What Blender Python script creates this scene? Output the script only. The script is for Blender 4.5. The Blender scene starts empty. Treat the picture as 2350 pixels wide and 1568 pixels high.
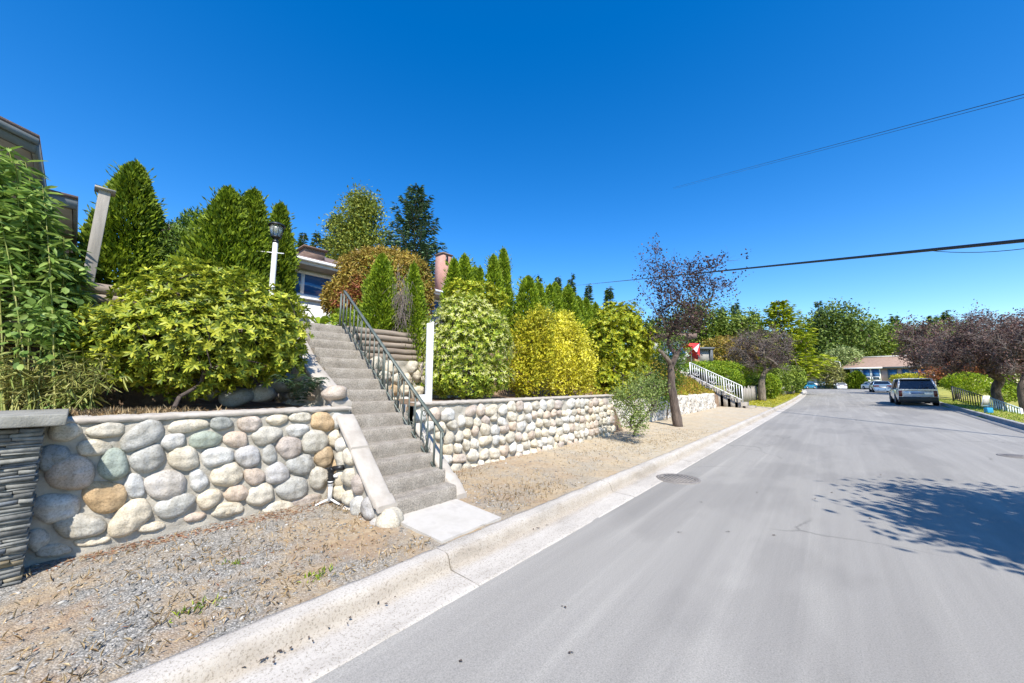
import bpy, math, random
import numpy as np
from mathutils import Vector
SC=bpy.context.scene
COL=SC.collection
rng=np.random.default_rng(7)
random.seed(7)
R=math.radians
# ---------------------------------------------------------------- camera
FPX=850.0; YAW=R(40.5); TILT=R(6.8); CAMZ=1.5
cd=bpy.data.cameras.new('camera'); cam=bpy.data.objects.new('camera',cd); COL.objects.link(cam)
cd.sensor_width=36; cd.lens=FPX/2350*36; cd.clip_start=.05; cd.clip_end=3000
cam.location=(0,0,CAMZ); cam.rotation_euler=(R(90)+TILT,0,YAW)
SC.camera=cam
# ---------------------------------------------------------------- light
SUN_AZ=np.array([.77,-.64]); SUN_EL=R(50)
SUNV=np.array([SUN_AZ[0]*math.cos(SUN_EL),SUN_AZ[1]*math.cos(SUN_EL),math.sin(SUN_EL)])
w=bpy.data.worlds.new('World'); SC.world=w; w.use_nodes=True
nt=w.node_tree; bg=nt.nodes['Background']
sky=nt.nodes.new('ShaderNodeTexSky'); sky.sky_type='NISHITA'; sky.sun_disc=False
sky.sun_elevation=SUN_EL; sky.sun_rotation=math.atan2(SUN_AZ[0],SUN_AZ[1])
sky.air_density=1.0; sky.dust_density=.25; sky.ozone_density=2.0; sky.altitude=100
hs=nt.nodes.new('ShaderNodeHueSaturation'); hs.inputs['Saturation'].default_value=1.45; hs.inputs['Hue'].default_value=.507
nt.links.new(sky.outputs[0],hs.inputs['Color']); nt.links.new(hs.outputs[0],bg.inputs[0])
bg.inputs[1].default_value=.145
sd=bpy.data.lights.new('sun','SUN'); sd.energy=4.6; sd.angle=R(.5); sd.color=(1,.95,.87)
so=bpy.data.objects.new('sun',sd); COL.objects.link(so); so.location=(0,0,30)
so.rotation_euler=Vector(SUNV).to_track_quat('Z','Y').to_euler()
SC.view_settings.view_transform='Standard'; SC.view_settings.look='None'
SC.view_settings.exposure=.76; SC.view_settings.gamma=1
# ---------------------------------------------------------------- pixel helpers (2350 px wide copy of the photo)
C0=np.array([0,0,CAMZ])
FW=np.array([-math.sin(YAW)*math.cos(TILT),math.cos(YAW)*math.cos(TILT),math.sin(TILT)])
RT=np.array([math.cos(YAW),math.sin(YAW),0.]); UP=np.cross(RT,FW)
def ray(x,y): return FW+RT*(x-1175)/FPX-UP*(y-784)/FPX
def onx(x,y,X): d=ray(x,y); return C0+d*X/d[0]
def ony(x,y,Y): d=ray(x,y); return C0+d*Y/d[1]
def onz(x,y,z): d=ray(x,y); return C0+d*(z-CAMZ)/d[2]
def dep(x,y,Z): return C0+ray(x,y)*Z
# ---------------------------------------------------------------- mesh helpers
LOC={}
def tag(o,label=None,cat=None,group=None,kind=None):
    if label: o['label']=label
    if cat: o['category']=cat
    if group: o['group']=group
    if kind: o['kind']=kind
    return o
def thing(name,label,cat,loc,group=None,rot=0):
    o=bpy.data.objects.new(name,None); COL.objects.link(o); o.location=tuple(float(v) for v in loc)
    o.rotation_euler=(0,0,rot); o.empty_display_size=.1
    LOC[o.name]=np.array(loc,float)
    return tag(o,label,cat,group)
def mesh_np(name,V,polys,mats,midx=None,smooth=False):
    """polys: list of (m,k) int arrays"""
    me=bpy.data.meshes.new(name)
    V=np.asarray(V,np.float32)
    polys=[p for p in polys if len(p)]
    loops=np.concatenate([p.ravel() for p in polys]).astype(np.int32)
    tot=np.concatenate([np.full(len(p),p.shape[1],np.int32) for p in polys])
    st=np.concatenate([[0],np.cumsum(tot)[:-1]]).astype(np.int32)
    me.vertices.add(len(V)); me.vertices.foreach_set('co',V.ravel())
    me.loops.add(len(loops)); me.loops.foreach_set('vertex_index',loops)
    me.polygons.add(len(tot)); me.polygons.foreach_set('loop_start',st)
    try: me.polygons.foreach_set('loop_total',tot)
    except Exception: pass
    if not isinstance(mats,(list,tuple)): mats=[mats]
    for m in mats: me.materials.append(m)
    if midx is not None: me.polygons.foreach_set('material_index',np.asarray(midx,np.int32))
    if smooth: me.polygons.foreach_set('use_smooth',np.ones(len(tot),bool))
    me.update(); me.validate()
    return me
def link(name,me,parent=None,loc=None):
    o=bpy.data.objects.new(name,me); COL.objects.link(o)
    if parent is not None: o.parent=parent; LOC[o.name]=LOC[parent.name]
    elif loc is not None: o.location=tuple(float(v) for v in loc); LOC[o.name]=np.array(loc,float)
    else: LOC[o.name]=np.zeros(3)
    return o
class MB:
    def __init__(s): s.v=[]; s.f=[]; s.m=[]; s.n=0; s.mi=0
    def add(s,V,faces,mi=None):
        V=np.asarray(V,float).reshape(-1,3); s.v.append(V)
        for f in faces: s.f.append([i+s.n for i in f]); s.m.append(s.mi if mi is None else mi)
        s.n+=len(V)
    def hexa(s,P,mi=None):   # 8 pts: bottom 4 ccw, top 4
        s.add(P,[(3,2,1,0),(4,5,6,7),(0,1,5,4),(1,2,6,5),(2,3,7,6),(3,0,4,7)],mi)
    def box(s,a,b,mi=None):
        x0,y0,z0=a; x1,y1,z1=b
        s.hexa([(x0,y0,z0),(x1,y0,z0),(x1,y1,z0),(x0,y1,z0),(x0,y0,z1),(x1,y0,z1),(x1,y1,z1),(x0,y1,z1)],mi)
    def obox(s,c,ax,ay,az,mi=None):  # centre + half vectors
        c,ax,ay,az=[np.array(q,float) for q in (c,ax,ay,az)]
        s.hexa([c-ax-ay-az,c+ax-ay-az,c+ax+ay-az,c-ax+ay-az,c-ax-ay+az,c+ax-ay+az,c+ax+ay+az,c-ax+ay+az],mi)
    def tube(s,pts,r,n=8,mi=None,cap=True):
        pts=np.asarray(pts,float); k=len(pts); r=np.broadcast_to(np.asarray(r,float),(k,))
        T=np.gradient(pts,axis=0); T/=np.linalg.norm(T,axis=1)[:,None]+1e-12
        ref=np.array([0,0,1.]) if abs(T[0][2])<.9 else np.array([1.,0,0])
        a=np.cross(T[0],ref); a/=np.linalg.norm(a); V=[]
        for i in range(k):
            a=a-T[i]*(a@T[i]); a/=np.linalg.norm(a)+1e-12; b=np.cross(T[i],a)
            for j in range(n):
                t=2*math.pi*j/n; V.append(pts[i]+r[i]*(math.cos(t)*a+math.sin(t)*b))
        F=[(i*n+j,i*n+(j+1)%n,(i+1)*n+(j+1)%n,(i+1)*n+j) for i in range(k-1) for j in range(n)]
        if cap: F+=[tuple(range(n-1,-1,-1)),tuple(range((k-1)*n,k*n))]
        s.add(V,F,mi)
    def bar(s,p,q,w,h=None,mi=None):   # rectangular bar
        p=np.array(p,float); q=np.array(q,float); h=h or w; d=q-p; L=np.linalg.norm(d); d/=L
        ref=np.array([0,0,1.]) if abs(d[2])<.95 else np.array([1.,0,0])
        a=np.cross(d,ref); a/=np.linalg.norm(a); b=np.cross(a,d)
        s.obox((p+q)/2,d*L/2,a*w/2,b*h/2,mi)
    def lathe(s,c,prof,n=16,mi=None,axis=2):
        c=np.array(c,float); V=[]
        for r,h in prof:
            for j in range(n):
                t=2*math.pi*j/n; p=[r*math.cos(t),r*math.sin(t),h]
                if axis==0: p=[h,p[0],p[1]]
                if axis==1: p=[p[1],h,p[0]]
                V.append(c+p)
        k=len(prof)
        F=[(i*n+j,i*n+(j+1)%n,(i+1)*n+(j+1)%n,(i+1)*n+j) for i in range(k-1) for j in range(n)]
        F+=[tuple(range(n-1,-1,-1)),tuple(range((k-1)*n,k*n))]
        s.add(V,F,mi)
    def grid(s,P,mi=None):  # P (a,b,3)
        P=np.asarray(P,float); a,b=P.shape[:2]
        s.add(P.reshape(-1,3),[(i*b+j,(i+1)*b+j,(i+1)*b+j+1,i*b+j+1) for i in range(a-1) for j in range(b-1)],mi)
    def prism(s,poly,d,mi=None):   # 3d polygon extruded by vector d
        P=np.asarray(poly,float); n=len(P); d=np.array(d,float)
        s.add(np.vstack([P,P+d]),[tuple(range(n-1,-1,-1)),tuple(range(n,2*n))]+[(i,(i+1)%n,n+(i+1)%n,n+i) for i in range(n)],mi)
    def build(s,name,mats,parent=None,smooth=False,loc=None,bevel=0):
        V=np.vstack(s.v)
        off=LOC[parent.name] if parent is not None else (np.array(loc,float) if loc is not None else np.zeros(3))
        by={}
        order=[]
        for f,m in zip(s.f,s.m): by.setdefault(len(f),[]).append((f,m))
        polys=[];mi=[]
        for k,l in by.items():
            polys.append(np.array([q[0] for q in l])); mi+=[q[1] for q in l]
        me=mesh_np(name,V-off,polys,mats,mi,smooth)
        o=link(name,me,parent,loc)
        if bevel:
            b=o.modifiers.new('bevel','BEVEL'); b.width=bevel; b.segments=2; b.limit_method='ANGLE'; b.angle_limit=R(40)
        return o
def frusta(P0,P1,R0,R1,n=5):
    P0,P1=np.asarray(P0),np.asarray(P1); m=len(P0)
    d=P1-P0; d=d/(np.linalg.norm(d,axis=1)[:,None]+1e-9)
    ref=np.where(np.abs(d[:,2:3])<.9,np.array([[0,0,1.]]),np.array([[1.,0,0]]))
    a=np.cross(d,ref); a/=np.linalg.norm(a,axis=1)[:,None]; b=np.cross(d,a)
    t=np.arange(n)*2*math.pi/n
    ring=np.cos(t)[None,:,None]*a[:,None,:]+np.sin(t)[None,:,None]*b[:,None,:]
    V=np.concatenate([P0[:,None]+ring*np.asarray(R0)[:,None,None],P1[:,None]+ring*np.asarray(R1)[:,None,None]],1).reshape(-1,3)
    base=(np.arange(m)*2*n)[:,None]; j=np.arange(n)[None]; k=(j+1)%n
    F=np.stack([base+j,base+k,base+n+k,base+n+j],-1).reshape(-1,4)
    return V,F
def unit(v): return v/(np.linalg.norm(v,axis=-1,keepdims=True)+1e-9)
def rnd_dir(n): return unit(rng.normal(size=(n,3)))
def leafset(P,D,N,L,W,droop=.1,six=False):
    n=len(P); D=unit(D); S=unit(np.cross(D,N)); N=np.cross(S,D)
    L=np.broadcast_to(L,(n,))[:,None]; W=np.broadcast_to(W,(n,))[:,None]
    t=P+D*L-N*L*droop
    if six:
        l1=P+D*L*.32+S*W*.42+N*W*.1; l2=P+D*L*.68+S*W*.45+N*W*.06-N*L*droop*.4
        r1=P+D*L*.32-S*W*.42+N*W*.1; r2=P+D*L*.68-S*W*.45+N*W*.06-N*L*droop*.4
        V=np.stack([P,r1,r2,t,l2,l1],1).reshape(-1,3); b=(np.arange(n)*6)[:,None]
        return V,np.concatenate([b+np.array([[0,1,2,3]]),b+np.array([[0,3,4,5]])])
    l=P+D*L*.5+S*W*.5+N*W*.1; r=P+D*L*.5-S*W*.5+N*W*.1
    V=np.stack([P,r,t,l],1).reshape(-1,3); b=(np.arange(n)*4)[:,None]
    return V,np.concatenate([b+np.array([[0,1,2]]),b+np.array([[0,2,3]])])
class LS:
    def __init__(s): s.V=[];s.F=[];s.n=0
    def add(s,V,F): s.V.append(V); s.F.append(F+s.n); s.n+=len(V)
    def leaves(s,*a,**k): s.add(*leafset(*a,**k))
    def build(s,name,mat,parent=None,loc=None,smooth=False):
        V=np.vstack(s.V); k={}
        for f in s.F: k.setdefault(f.shape[1],[]).append(f)
        off=LOC[parent.name] if parent is not None else (np.array(loc,float) if loc is not None else np.zeros(3))
        return link(name,mesh_np(name,V-off,[np.vstack(x) for x in k.values()],mat,None,smooth),parent,loc)
def bumps(d,seed,f=4,k=6):
    r=np.random.default_rng(seed); o=0
    for i in range(k):
        a=r.normal(size=3)*f; o=o+np.sin(d@a+r.uniform(0,6.28))
    return o/math.sqrt(k)
# ---------------------------------------------------------------- materials
def newmat(name):
    m=bpy.data.materials.new(name); m.use_nodes=True
    nt=m.node_tree; return m,nt,nt.nodes['Principled BSDF']
def ramp(nt,stops,fac):
    r=nt.nodes.new('ShaderNodeValToRGB'); e=r.color_ramp.elements
    while len(e)<len(stops): e.new(.5)
    for i,(p,c) in enumerate(stops): e[i].position=p; e[i].color=(*c,1)
    nt.links.new(fac,r.inputs[0]); return r.outputs[0]
def noise(nt,vec,scale,detail=4,rough=.6,dist=0):
    n=nt.nodes.new('ShaderNodeTexNoise'); n.inputs['Scale'].default_value=scale; n.inputs['Detail'].default_value=detail
    n.inputs['Roughness'].default_value=rough; n.inputs['Distortion'].default_value=dist
    if vec is not None: nt.links.new(vec,n.inputs['Vector'])
    return n.outputs['Fac']
def ocoord(nt,scale=None):
    t=nt.nodes.new('ShaderNodeTexCoord'); o=t.outputs['Object']
    if scale:
        m=nt.nodes.new('ShaderNodeMapping'); m.inputs['Scale'].default_value=scale; nt.links.new(o,m.inputs['Vector']); o=m.outputs[0]
    return o
def mixc(nt,fac,a,b,mode='MIX'):
    m=nt.nodes.new('ShaderNodeMix'); m.data_type='RGBA'; m.blend_type=mode
    for s,v in ((m.inputs[0],fac),(m.inputs[6],a),(m.inputs[7],b)):
        if isinstance(v,(int,float)): s.default_value=v
        elif isinstance(v,tuple): s.default_value=(*v,1)
        else: nt.links.new(v,s)
    return m.outputs[2]
def bump(nt,b,h,strength=.4,dist=.02):
    n=nt.nodes.new('ShaderNodeBump'); n.inputs['Strength'].default_value=strength; n.inputs['Distance'].default_value=dist
    nt.links.new(h,n.inputs['Height']); nt.links.new(n.outputs[0],b.inputs['Normal'])
def surf(name,c0,c1,scale=8,rough=.8,bs=None,bstr=.4,bd=.01,stretch=None,metal=0,spec=None,c2=None):
    m,nt,b=newmat(name); o=ocoord(nt,stretch)
    st=[(.32,c0),(.68,c1)] if c2 is None else [(.28,c0),(.5,c1),(.72,c2)]
    nt.links.new(ramp(nt,st,noise(nt,o,scale,6,.65)),b.inputs['Base Color'])
    b.inputs['Roughness'].default_value=rough; b.inputs['Metallic'].default_value=metal
    if spec is not None: b.inputs['Specular IOR Level'].default_value=spec
    if bs: bump(nt,b,noise(nt,o,bs,6,.7),bstr,bd)
    return m
def leafmat(name,cols,rough=.5,tr=.3,clump=1.2,spec=.3):
    """cols: 3 colours spread over the leaves, island by island"""
    m,nt,b=newmat(name); g=nt.nodes.new('ShaderNodeNewGeometry'); n=len(cols)
    c=ramp(nt,[((i+.5)/n,q) for i,q in enumerate(cols)],g.outputs['Random Per Island'])
    o=ocoord(nt); nz=noise(nt,o,clump,3,.5)
    v=ramp(nt,[(.3,(.72,.72,.72)),(.7,(1.2,1.2,1.2))],nz)
    c=mixc(nt,1.0,c,v,'MULTIPLY')
    nt.links.new(c,b.inputs['Base Color']); b.inputs['Roughness'].default_value=rough; b.inputs['Specular IOR Level'].default_value=spec
    t=nt.nodes.new('ShaderNodeBsdfTranslucent'); nt.links.new(c,t.inputs['Color'])
    mx=nt.nodes.new('ShaderNodeMixShader'); mx.inputs[0].default_value=tr
    nt.links.new(b.outputs[0],mx.inputs[1]); nt.links.new(t.outputs[0],mx.inputs[2])
    nt.links.new(mx.outputs[0],nt.nodes['Material Output'].inputs['Surface'])
    return m
def plain(name,c,rough=.5,metal=0,coat=0,spec=.5):
    m,nt,b=newmat(name); b.inputs['Base Color'].default_value=(*c,1); b.inputs['Roughness'].default_value=rough
    b.inputs['Metallic'].default_value=metal; b.inputs['Coat Weight'].default_value=coat; b.inputs['Specular IOR Level'].default_value=spec
    return m
M={}
M['concrete']=surf('concrete',(.34,.31,.27),(.47,.44,.39),3.0,.9,120,.5,.004,c2=(.41,.38,.33))
M['kerb']=surf('kerb_concrete',(.40,.37,.31),(.62,.58,.51),2.2,.9,140,.5,.004,c2=(.56,.52,.45))
m,nt,b=newmat('weathered_stair_concrete'); o=ocoord(nt)
c=ramp(nt,[(.28,(.225,.195,.158)),(.5,(.315,.28,.232)),(.72,(.40,.36,.305))],noise(nt,o,6,7,.7))
sp=ramp(nt,[(.36,(.5,.49,.47)),(.52,(1,1,1)),(.68,(1.3,1.28,1.24))],noise(nt,o,70,4,.8)); c=mixc(nt,1,c,sp,'MULTIPLY')
nt.links.new(c,b.inputs['Base Color']); b.inputs['Roughness'].default_value=.95; bump(nt,b,noise(nt,o,60,5,.8),1.0,.014); M['stair']=m
M['coping']=surf('coping_concrete',(.34,.30,.25),(.47,.425,.365),5,.9,90,.6,.006)
M['mortar']=surf('mortar',(.32,.29,.235),(.47,.435,.365),9,.95,60,.8,.012)
SPK=.75
def stonemat(name,a,b_):
    m,nt,b=newmat(name); o=ocoord(nt)
    c=ramp(nt,[(.3,a),(.7,b_)],noise(nt,o,7,6,.7))
    sp=ramp(nt,[(.34,(.62,.60,.57)),(.5,(1,1,1)),(.68,(1.12,1.12,1.12))],noise(nt,o,70,5,.75))
    st_=ramp(nt,[(.42,(.70,.66,.58)),(.54,(1,1,1))],noise(nt,o,4.5,6,.7,.6)); c=mixc(nt,.55,c,mixc(nt,1.0,c,st_,'MULTIPLY'))
    g=nt.nodes.new('ShaderNodeNewGeometry')
    rv=ramp(nt,[(0,(.82,.84,.88)),(.5,(1,1,1)),(1,(1.1,1.05,.98))],g.outputs['Random Per Island'])
    c=mixc(nt,1.0,c,sp,'MULTIPLY'); c=mixc(nt,1.0,c,rv,'MULTIPLY')
    nt.links.new(c,b.inputs['Base Color']); b.inputs['Roughness'].default_value=.75
    bump(nt,b,noise(nt,o,28,8,.72),.6,.02); return m
STONES=[stonemat('stone_cream',(.50,.45,.355),(.62,.57,.465)),stonemat('stone_gray',(.41,.395,.35),(.52,.505,.45)),
 stonemat('stone_pink',(.44,.365,.30),(.54,.465,.395)),stonemat('stone_green',(.27,.315,.265),(.35,.385,.325)),
 stonemat('stone_tan',(.44,.31,.17),(.55,.41,.25)),stonemat('stone_white',(.53,.51,.46),(.66,.64,.58)),
 stonemat('stone_lavender',(.41,.39,.365),(.50,.48,.455)),stonemat('stone_blue',(.25,.27,.265),(.36,.38,.37))]
M['bark']=surf('bark_grey',(.10,.075,.055),(.26,.21,.16),6,.95,25,1,.03,stretch=(1,1,.2))
M['bark_dark']=surf('bark_dark',(.035,.024,.02),(.19,.145,.115),14,.95,30,1,.03,stretch=(1,1,.16))
M['twig']=surf('twig_grey',(.13,.10,.09),(.27,.22,.19),9,.9)
M['white']=surf('white_paint',(.70,.70,.69),(.82,.82,.81),4,.5)
M['wood']=surf('weathered_wood',(.155,.12,.09),(.34,.28,.22),7,.9,40,.6,.008,stretch=(1,.12,1))
M['woodz']=surf('weathered_post_wood',(.20,.18,.155),(.38,.345,.30),8,.9,40,.6,.006,stretch=(1,1,.1))
M['iron']=surf('painted_iron',(.075,.09,.075),(.15,.17,.145),14,.5,None)
M['black']=plain('black_plastic',(.012,.012,.013),.4)
M['rubber']=surf('rubber',(.012,.012,.012),(.025,.025,.025),20,.85)
M['dark_metal']=plain('dark_metal',(.035,.035,.037),.5,.3)
M['grey_metal']=surf('galvanised',(.30,.31,.31),(.44,.45,.45),10,.45,metal=.5)
M['glass_sky_blue']=plain('window_glass',(.02,.10,.25),.03,0,0,1.0)  # blue of the reflected sky put into the pane base colour
M['car_glass']=plain('car_glass',(.006,.010,.018),.03,0,0,.8)
M['chrome']=plain('chrome',(.6,.6,.62),.15,1)
M['iron_cover']=surf('cast_iron',(.14,.125,.11),(.25,.225,.20),30,.7,80,.5,.003)
M['soil']=surf('soil',(.13,.085,.05),(.34,.24,.15),3.5,.95,30,.8,.03,c2=(.22,.15,.09))
# ================================================================ TERRAIN
_ry=np.array([-60,0,10,20,33,40,55,68,78,88,105,140,1500]); _rz=np.array([-.3,0,.0,.04,.12,.19,.45,.68,.80,.80,.74,.7,.7])
_yy=np.arange(-60,400,.5); _zz=np.interp(_yy,_ry,_rz); _k=np.ones(17)/17; _zz=np.convolve(np.pad(_zz,8,'edge'),_k,'valid')
def roadz(y): return np.interp(y,_yy,_zz)
def kx(y): y=np.asarray(y,float); return -2.16-np.clip(y-45,0,60)**2*.001
def rx(y): return np.interp(y,[-60,0,20,41,60,110],[4.4,4.45,4.75,5.75,6.2,6.5])
def sstep(a,b,x): t=np.clip((np.asarray(x,float)-a)/(b-a),0,1); return t*t*(3-2*t)
def gz(x,y):
    x=np.asarray(x,float); y=np.asarray(y,float); rz=roadz(y)
    road=rz-.07
    right=rz+.10-.16*np.clip(x-rx(y)-1.3,0,12)*(1-sstep(55,75,y))
    k=kx(y)
    verge=rz+.10+.06*np.clip((k-x)/2.4,0,1)
    near=np.where(x>-6.7,1.20+.03*np.clip(-4.6-x,0,2),2.47+.10*np.clip(-6.7-x,0,18))
    near=np.where((y>2.12)&(y<3.08)&(x>-6.5),.05,near)
    far=rz+np.where(x>-5.02,.15,np.clip(.85+.62*(-5.0-x),.85,2.9)+.07*np.clip(-9-x,0,30))
    t=sstep(9.4,10.4,y)
    left=np.where(x<-4.57,near*(1-t)+np.where(x>-5.02,verge,far)*t,verge)
    farblend=sstep(26,32,y)
    left2=rz+.14+np.clip(.10*(-6-x),0,2.5)
    left=left*(1-farblend)+left2*farblend
    z=np.where(x>rx(y)+.1,right,np.where(x>k-.47,road,left))
    return z+0.006*np.clip(y-130,0,400)
def gzs(x,y): return float(gz(x,y))
XL=np.array([-900,-400,-200,-120,-80,-60,-45,-36,-30,-25,-21,-18,-15.5,-13.5,-12,-10.8,-9.8,-9,-8.3,-7.7,-7.2,-6.95,-6.72,-6.68,-6.51,-6.49,-6.2,-5.9,-5.6,-5.3,-5.03,-5.01,-4.8,-4.59,-4.55,-4.1,-3.6,-3.1,-2.7,-2.64,-2.62,-2.2,-2.1,-1,0,1.5,3,4.3,4.5,4.8,5.2,5.7,6,6.4,7,7.6,8.3,9.2,10.5,12,14,17,21,27,36,50,80,140,300,900])
YL=np.concatenate([[-400,-120,-50,-25],np.arange(-14,0,1),np.arange(0,2,.4),[2.0,2.1,2.14,2.6,3.06,3.1],np.arange(3.4,12,.4),np.arange(12,40,1),np.arange(40,120,3),[130,150,180,230,300,420,600,900]])
gx,gy=np.meshgrid(XL,YL,indexing='ij')
# grass / soil ground material
m,nt,b=newmat('ground_soil_grass'); o=ocoord(nt)
sx=nt.nodes.new('ShaderNodeSeparateXYZ'); nt.links.new(o,sx.inputs[0])
soil=ramp(nt,[(.3,(.10,.062,.036)),(.5,(.20,.13,.08)),(.72,(.36,.26,.16))],noise(nt,o,4,8,.7))
grass=ramp(nt,[(.3,(.13,.16,.02)),(.5,(.24,.26,.035)),(.7,(.36,.31,.07))],noise(nt,o,1.3,8,.7))
gt=nt.nodes.new('ShaderNodeMath'); gt.operation='GREATER_THAN'; nt.links.new(sx.outputs[1],gt.inputs[0]); gt.inputs[1].default_value=26
gr=nt.nodes.new('ShaderNodeMath'); gr.operation='GREATER_THAN'; nt.links.new(sx.outputs[0],gr.inputs[0]); gr.inputs[1].default_value=3
mx=nt.nodes.new('ShaderNodeMath'); mx.operation='MAXIMUM'; nt.links.new(gt.outputs[0],mx.inputs[0]); nt.links.new(gr.outputs[0],mx.inputs[1])
nt.links.new(mixc(nt,mx.outputs[0],soil,grass),b.inputs['Base Color']); b.inputs['Roughness'].default_value=.95
bump(nt,b,noise(nt,o,30,6,.8),.9,.03); M['ground']=m
mb=MB(); mb.grid(np.stack([gx,gy,gz(gx,gy)],-1)); tag(mb.build('ground',M['ground']),kind='structure')
# ---------------------------------------------------------------- road
m,nt,b=newmat('asphalt'); o=ocoord(nt)
st=ocoord(nt,(1.0,.10,1)); st2=ocoord(nt,(2.2,.05,1))
a=noise(nt,st,1.1,9,.68,.6); c=noise(nt,st2,1.6,8,.62,.4)
base=ramp(nt,[(.25,(.256,.242,.216)),(.5,(.284,.269,.241)),(.8,(.328,.311,.279))],a)
f2=ramp(nt,[(.40,(.91,.91,.915)),(.56,(.99,.99,.99)),(.66,(1.10,1.10,1.095))],c)
base=mixc(nt,1,base,f2,'MULTIPLY')
sp=ramp(nt,[(.3,(.62,.62,.62)),(.5,(1,1,1)),(.72,(1.32,1.31,1.3))],noise(nt,o,110,4,.85))
base=mixc(nt,1,base,sp,'MULTIPLY')
pt=ramp(nt,[(.44,(.88,.88,.885)),(.50,(1,1,1))],noise(nt,ocoord(nt,(.5,.22,1)),1.2,4,.55))
base=mixc(nt,1,base,pt,'MULTIPLY')
vc=nt.nodes.new('ShaderNodeTexVoronoi'); vc.feature='DISTANCE_TO_EDGE'; vc.inputs['Scale'].default_value=.33
wp=nt.nodes.new('ShaderNodeMixRGB'); wp.blend_type='ADD'; wp.inputs[0].default_value=.5; nn=nt.nodes.new('ShaderNodeTexNoise'); nn.inputs['Scale'].default_value=1.3; nn.inputs['Detail'].default_value=7; nt.links.new(o,nn.inputs['Vector']); nt.links.new(o,wp.inputs[1]); nt.links.new(nn.outputs['Color'],wp.inputs[2]); nt.links.new(wp.outputs[0],vc.inputs['Vector'])
cm=ramp(nt,[(.0,(.62,.62,.62)),(.0035,(.8,.8,.8)),(.007,(1,1,1))],vc.outputs['Distance'])
cmask=ramp(nt,[(.5,(0,0,0)),(.6,(1,1,1))],noise(nt,o,.35,2,.5)); sc_=nt.nodes.new('ShaderNodeSeparateColor'); nt.links.new(cmask,sc_.inputs[0])
base=mixc(nt,sc_.outputs[0],base,mixc(nt,1,base,cm,'MULTIPLY'))
nt.links.new(base,b.inputs['Base Color']); b.inputs['Roughness'].default_value=.85; b.inputs['Specular IOR Level'].default_value=.25
bump(nt,b,noise(nt,o,220,3,.8),.5,.004); M['asphalt']=m
ys=np.concatenate([np.arange(-14,12,.07),np.arange(12,30,.3),np.arange(30,113,1.)])
jit=np.cumsum(rng.normal(size=len(ys)))*.004; jit=jit-np.convolve(np.pad(jit,20,'edge'),np.ones(41)/41,'valid')
jit=jit+rng.normal(size=len(ys))*.004
P=[]
for i,y in enumerate(ys):
    l=kx(y)+jit[i]; r=rx(y)-.32
    row=[(l+(r-l)*t,y,roadz(y)) for t in (0,.02,.1,.3,.5,.7,.9,1)]
    P.append(row)
mb=MB(); mb.grid(np.array(P).transpose(1,0,2)); tag(mb.build('road',M['asphalt']),kind='structure')
# cross street behind the crest
mb=MB(); mb.grid(np.stack(np.meshgrid(np.linspace(-60,60,25),np.linspace(92,111,10),indexing='ij')+[np.zeros((25,10))],-1)+np.array([0,0,0]))
V=mb.v[0]; V[:,2]=roadz(V[:,1])+.01; tag(mb.build('side_road',M['asphalt']),kind='structure')
# ---------------------------------------------------------------- kerbs
def sweep(prof,xf,y0,y1,step,sgn,name,mat,joints=()):
    mb=MB(); edges=[y0]+sorted(joints)+[y1]
    for a,b_ in zip(edges[:-1],edges[1:]):
        n=max(2,int((b_-a-.012)/step)+1); yy=np.linspace(a+.006,b_-.006,n); rows=[]
        wob=rng.normal(size=(n,len(prof)))*.0025
        for i,y in enumerate(yy):
            rows.append([(float(xf(y))+sgn*(px+wob[i,j]*.8),y,roadz(y)+pz+wob[i,j]) for j,(px,pz) in enumerate(prof)])
        mb.grid(np.array(rows)); 
        for e in (0,-1):
            q=rows[e]; mb.add(q,[tuple(range(len(q)))])
    return tag(mb.build(name,mat,smooth=False),kind='structure')
prof=[(-.03,-.05),(-.03,.003),(.0,.005),(.12,.010),(.24,.014),(.295,.016),(.312,.045),(.325,.09),(.342,.120),(.37,.133),(.47,.136),(.50,.134),(.505,.0)]
m,nt,b=newmat('kerb_concrete_stained'); o=ocoord(nt)
c=ramp(nt,[(.28,(.33,.30,.255)),(.48,(.46,.42,.365)),(.7,(.53,.495,.435))],noise(nt,ocoord(nt,(1,.35,1)),2.6,7,.7))
sp=ramp(nt,[(.36,(.55,.53,.49)),(.48,(1,1,1))],noise(nt,o,75,4,.75)); c=mixc(nt,1,c,sp,'MULTIPLY')
sxk=nt.nodes.new('ShaderNodeSeparateXYZ'); nt.links.new(o,sxk.inputs[0])
wob=nt.nodes.new('ShaderNodeMath'); wob.operation='MULTIPLY_ADD'; nt.links.new(noise(nt,o,3.5,6,.75),wob.inputs[0]); wob.inputs[1].default_value=.16; nt.links.new(sxk.outputs[0],wob.inputs[2])
mrk=nt.nodes.new('ShaderNodeMapRange'); nt.links.new(wob.outputs[0],mrk.inputs[0]); mrk.inputs[1].default_value=-2.60; mrk.inputs[2].default_value=-2.16
dl=ramp(nt,[(.30,(0,0,0)),(.48,(.62,.62,.62)),(.56,(.5,.5,.5)),(.72,(0,0,0))],mrk.outputs[0]); sk_=nt.nodes.new('ShaderNodeSeparateColor'); nt.links.new(dl,sk_.inputs[0])
c=mixc(nt,sk_.outputs[0],c,mixc(nt,1,c,(.62,.55,.45),'MULTIPLY'))
nt.links.new(c,b.inputs['Base Color']); b.inputs['Roughness'].default_value=.95; bump(nt,b,noise(nt,o,90,5,.8),.7,.005); M['kerb']=m
onj=[onz(1040,1300,.05)[1]]
sweep(prof,kx,-14,92,.12,-1,'kerb_left',M['kerb'],[onj[0]-3,onj[0],onj[0]+2.95,onj[0]+5.95,9.9+onj[0],13,17,21,26,32,40])
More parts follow.
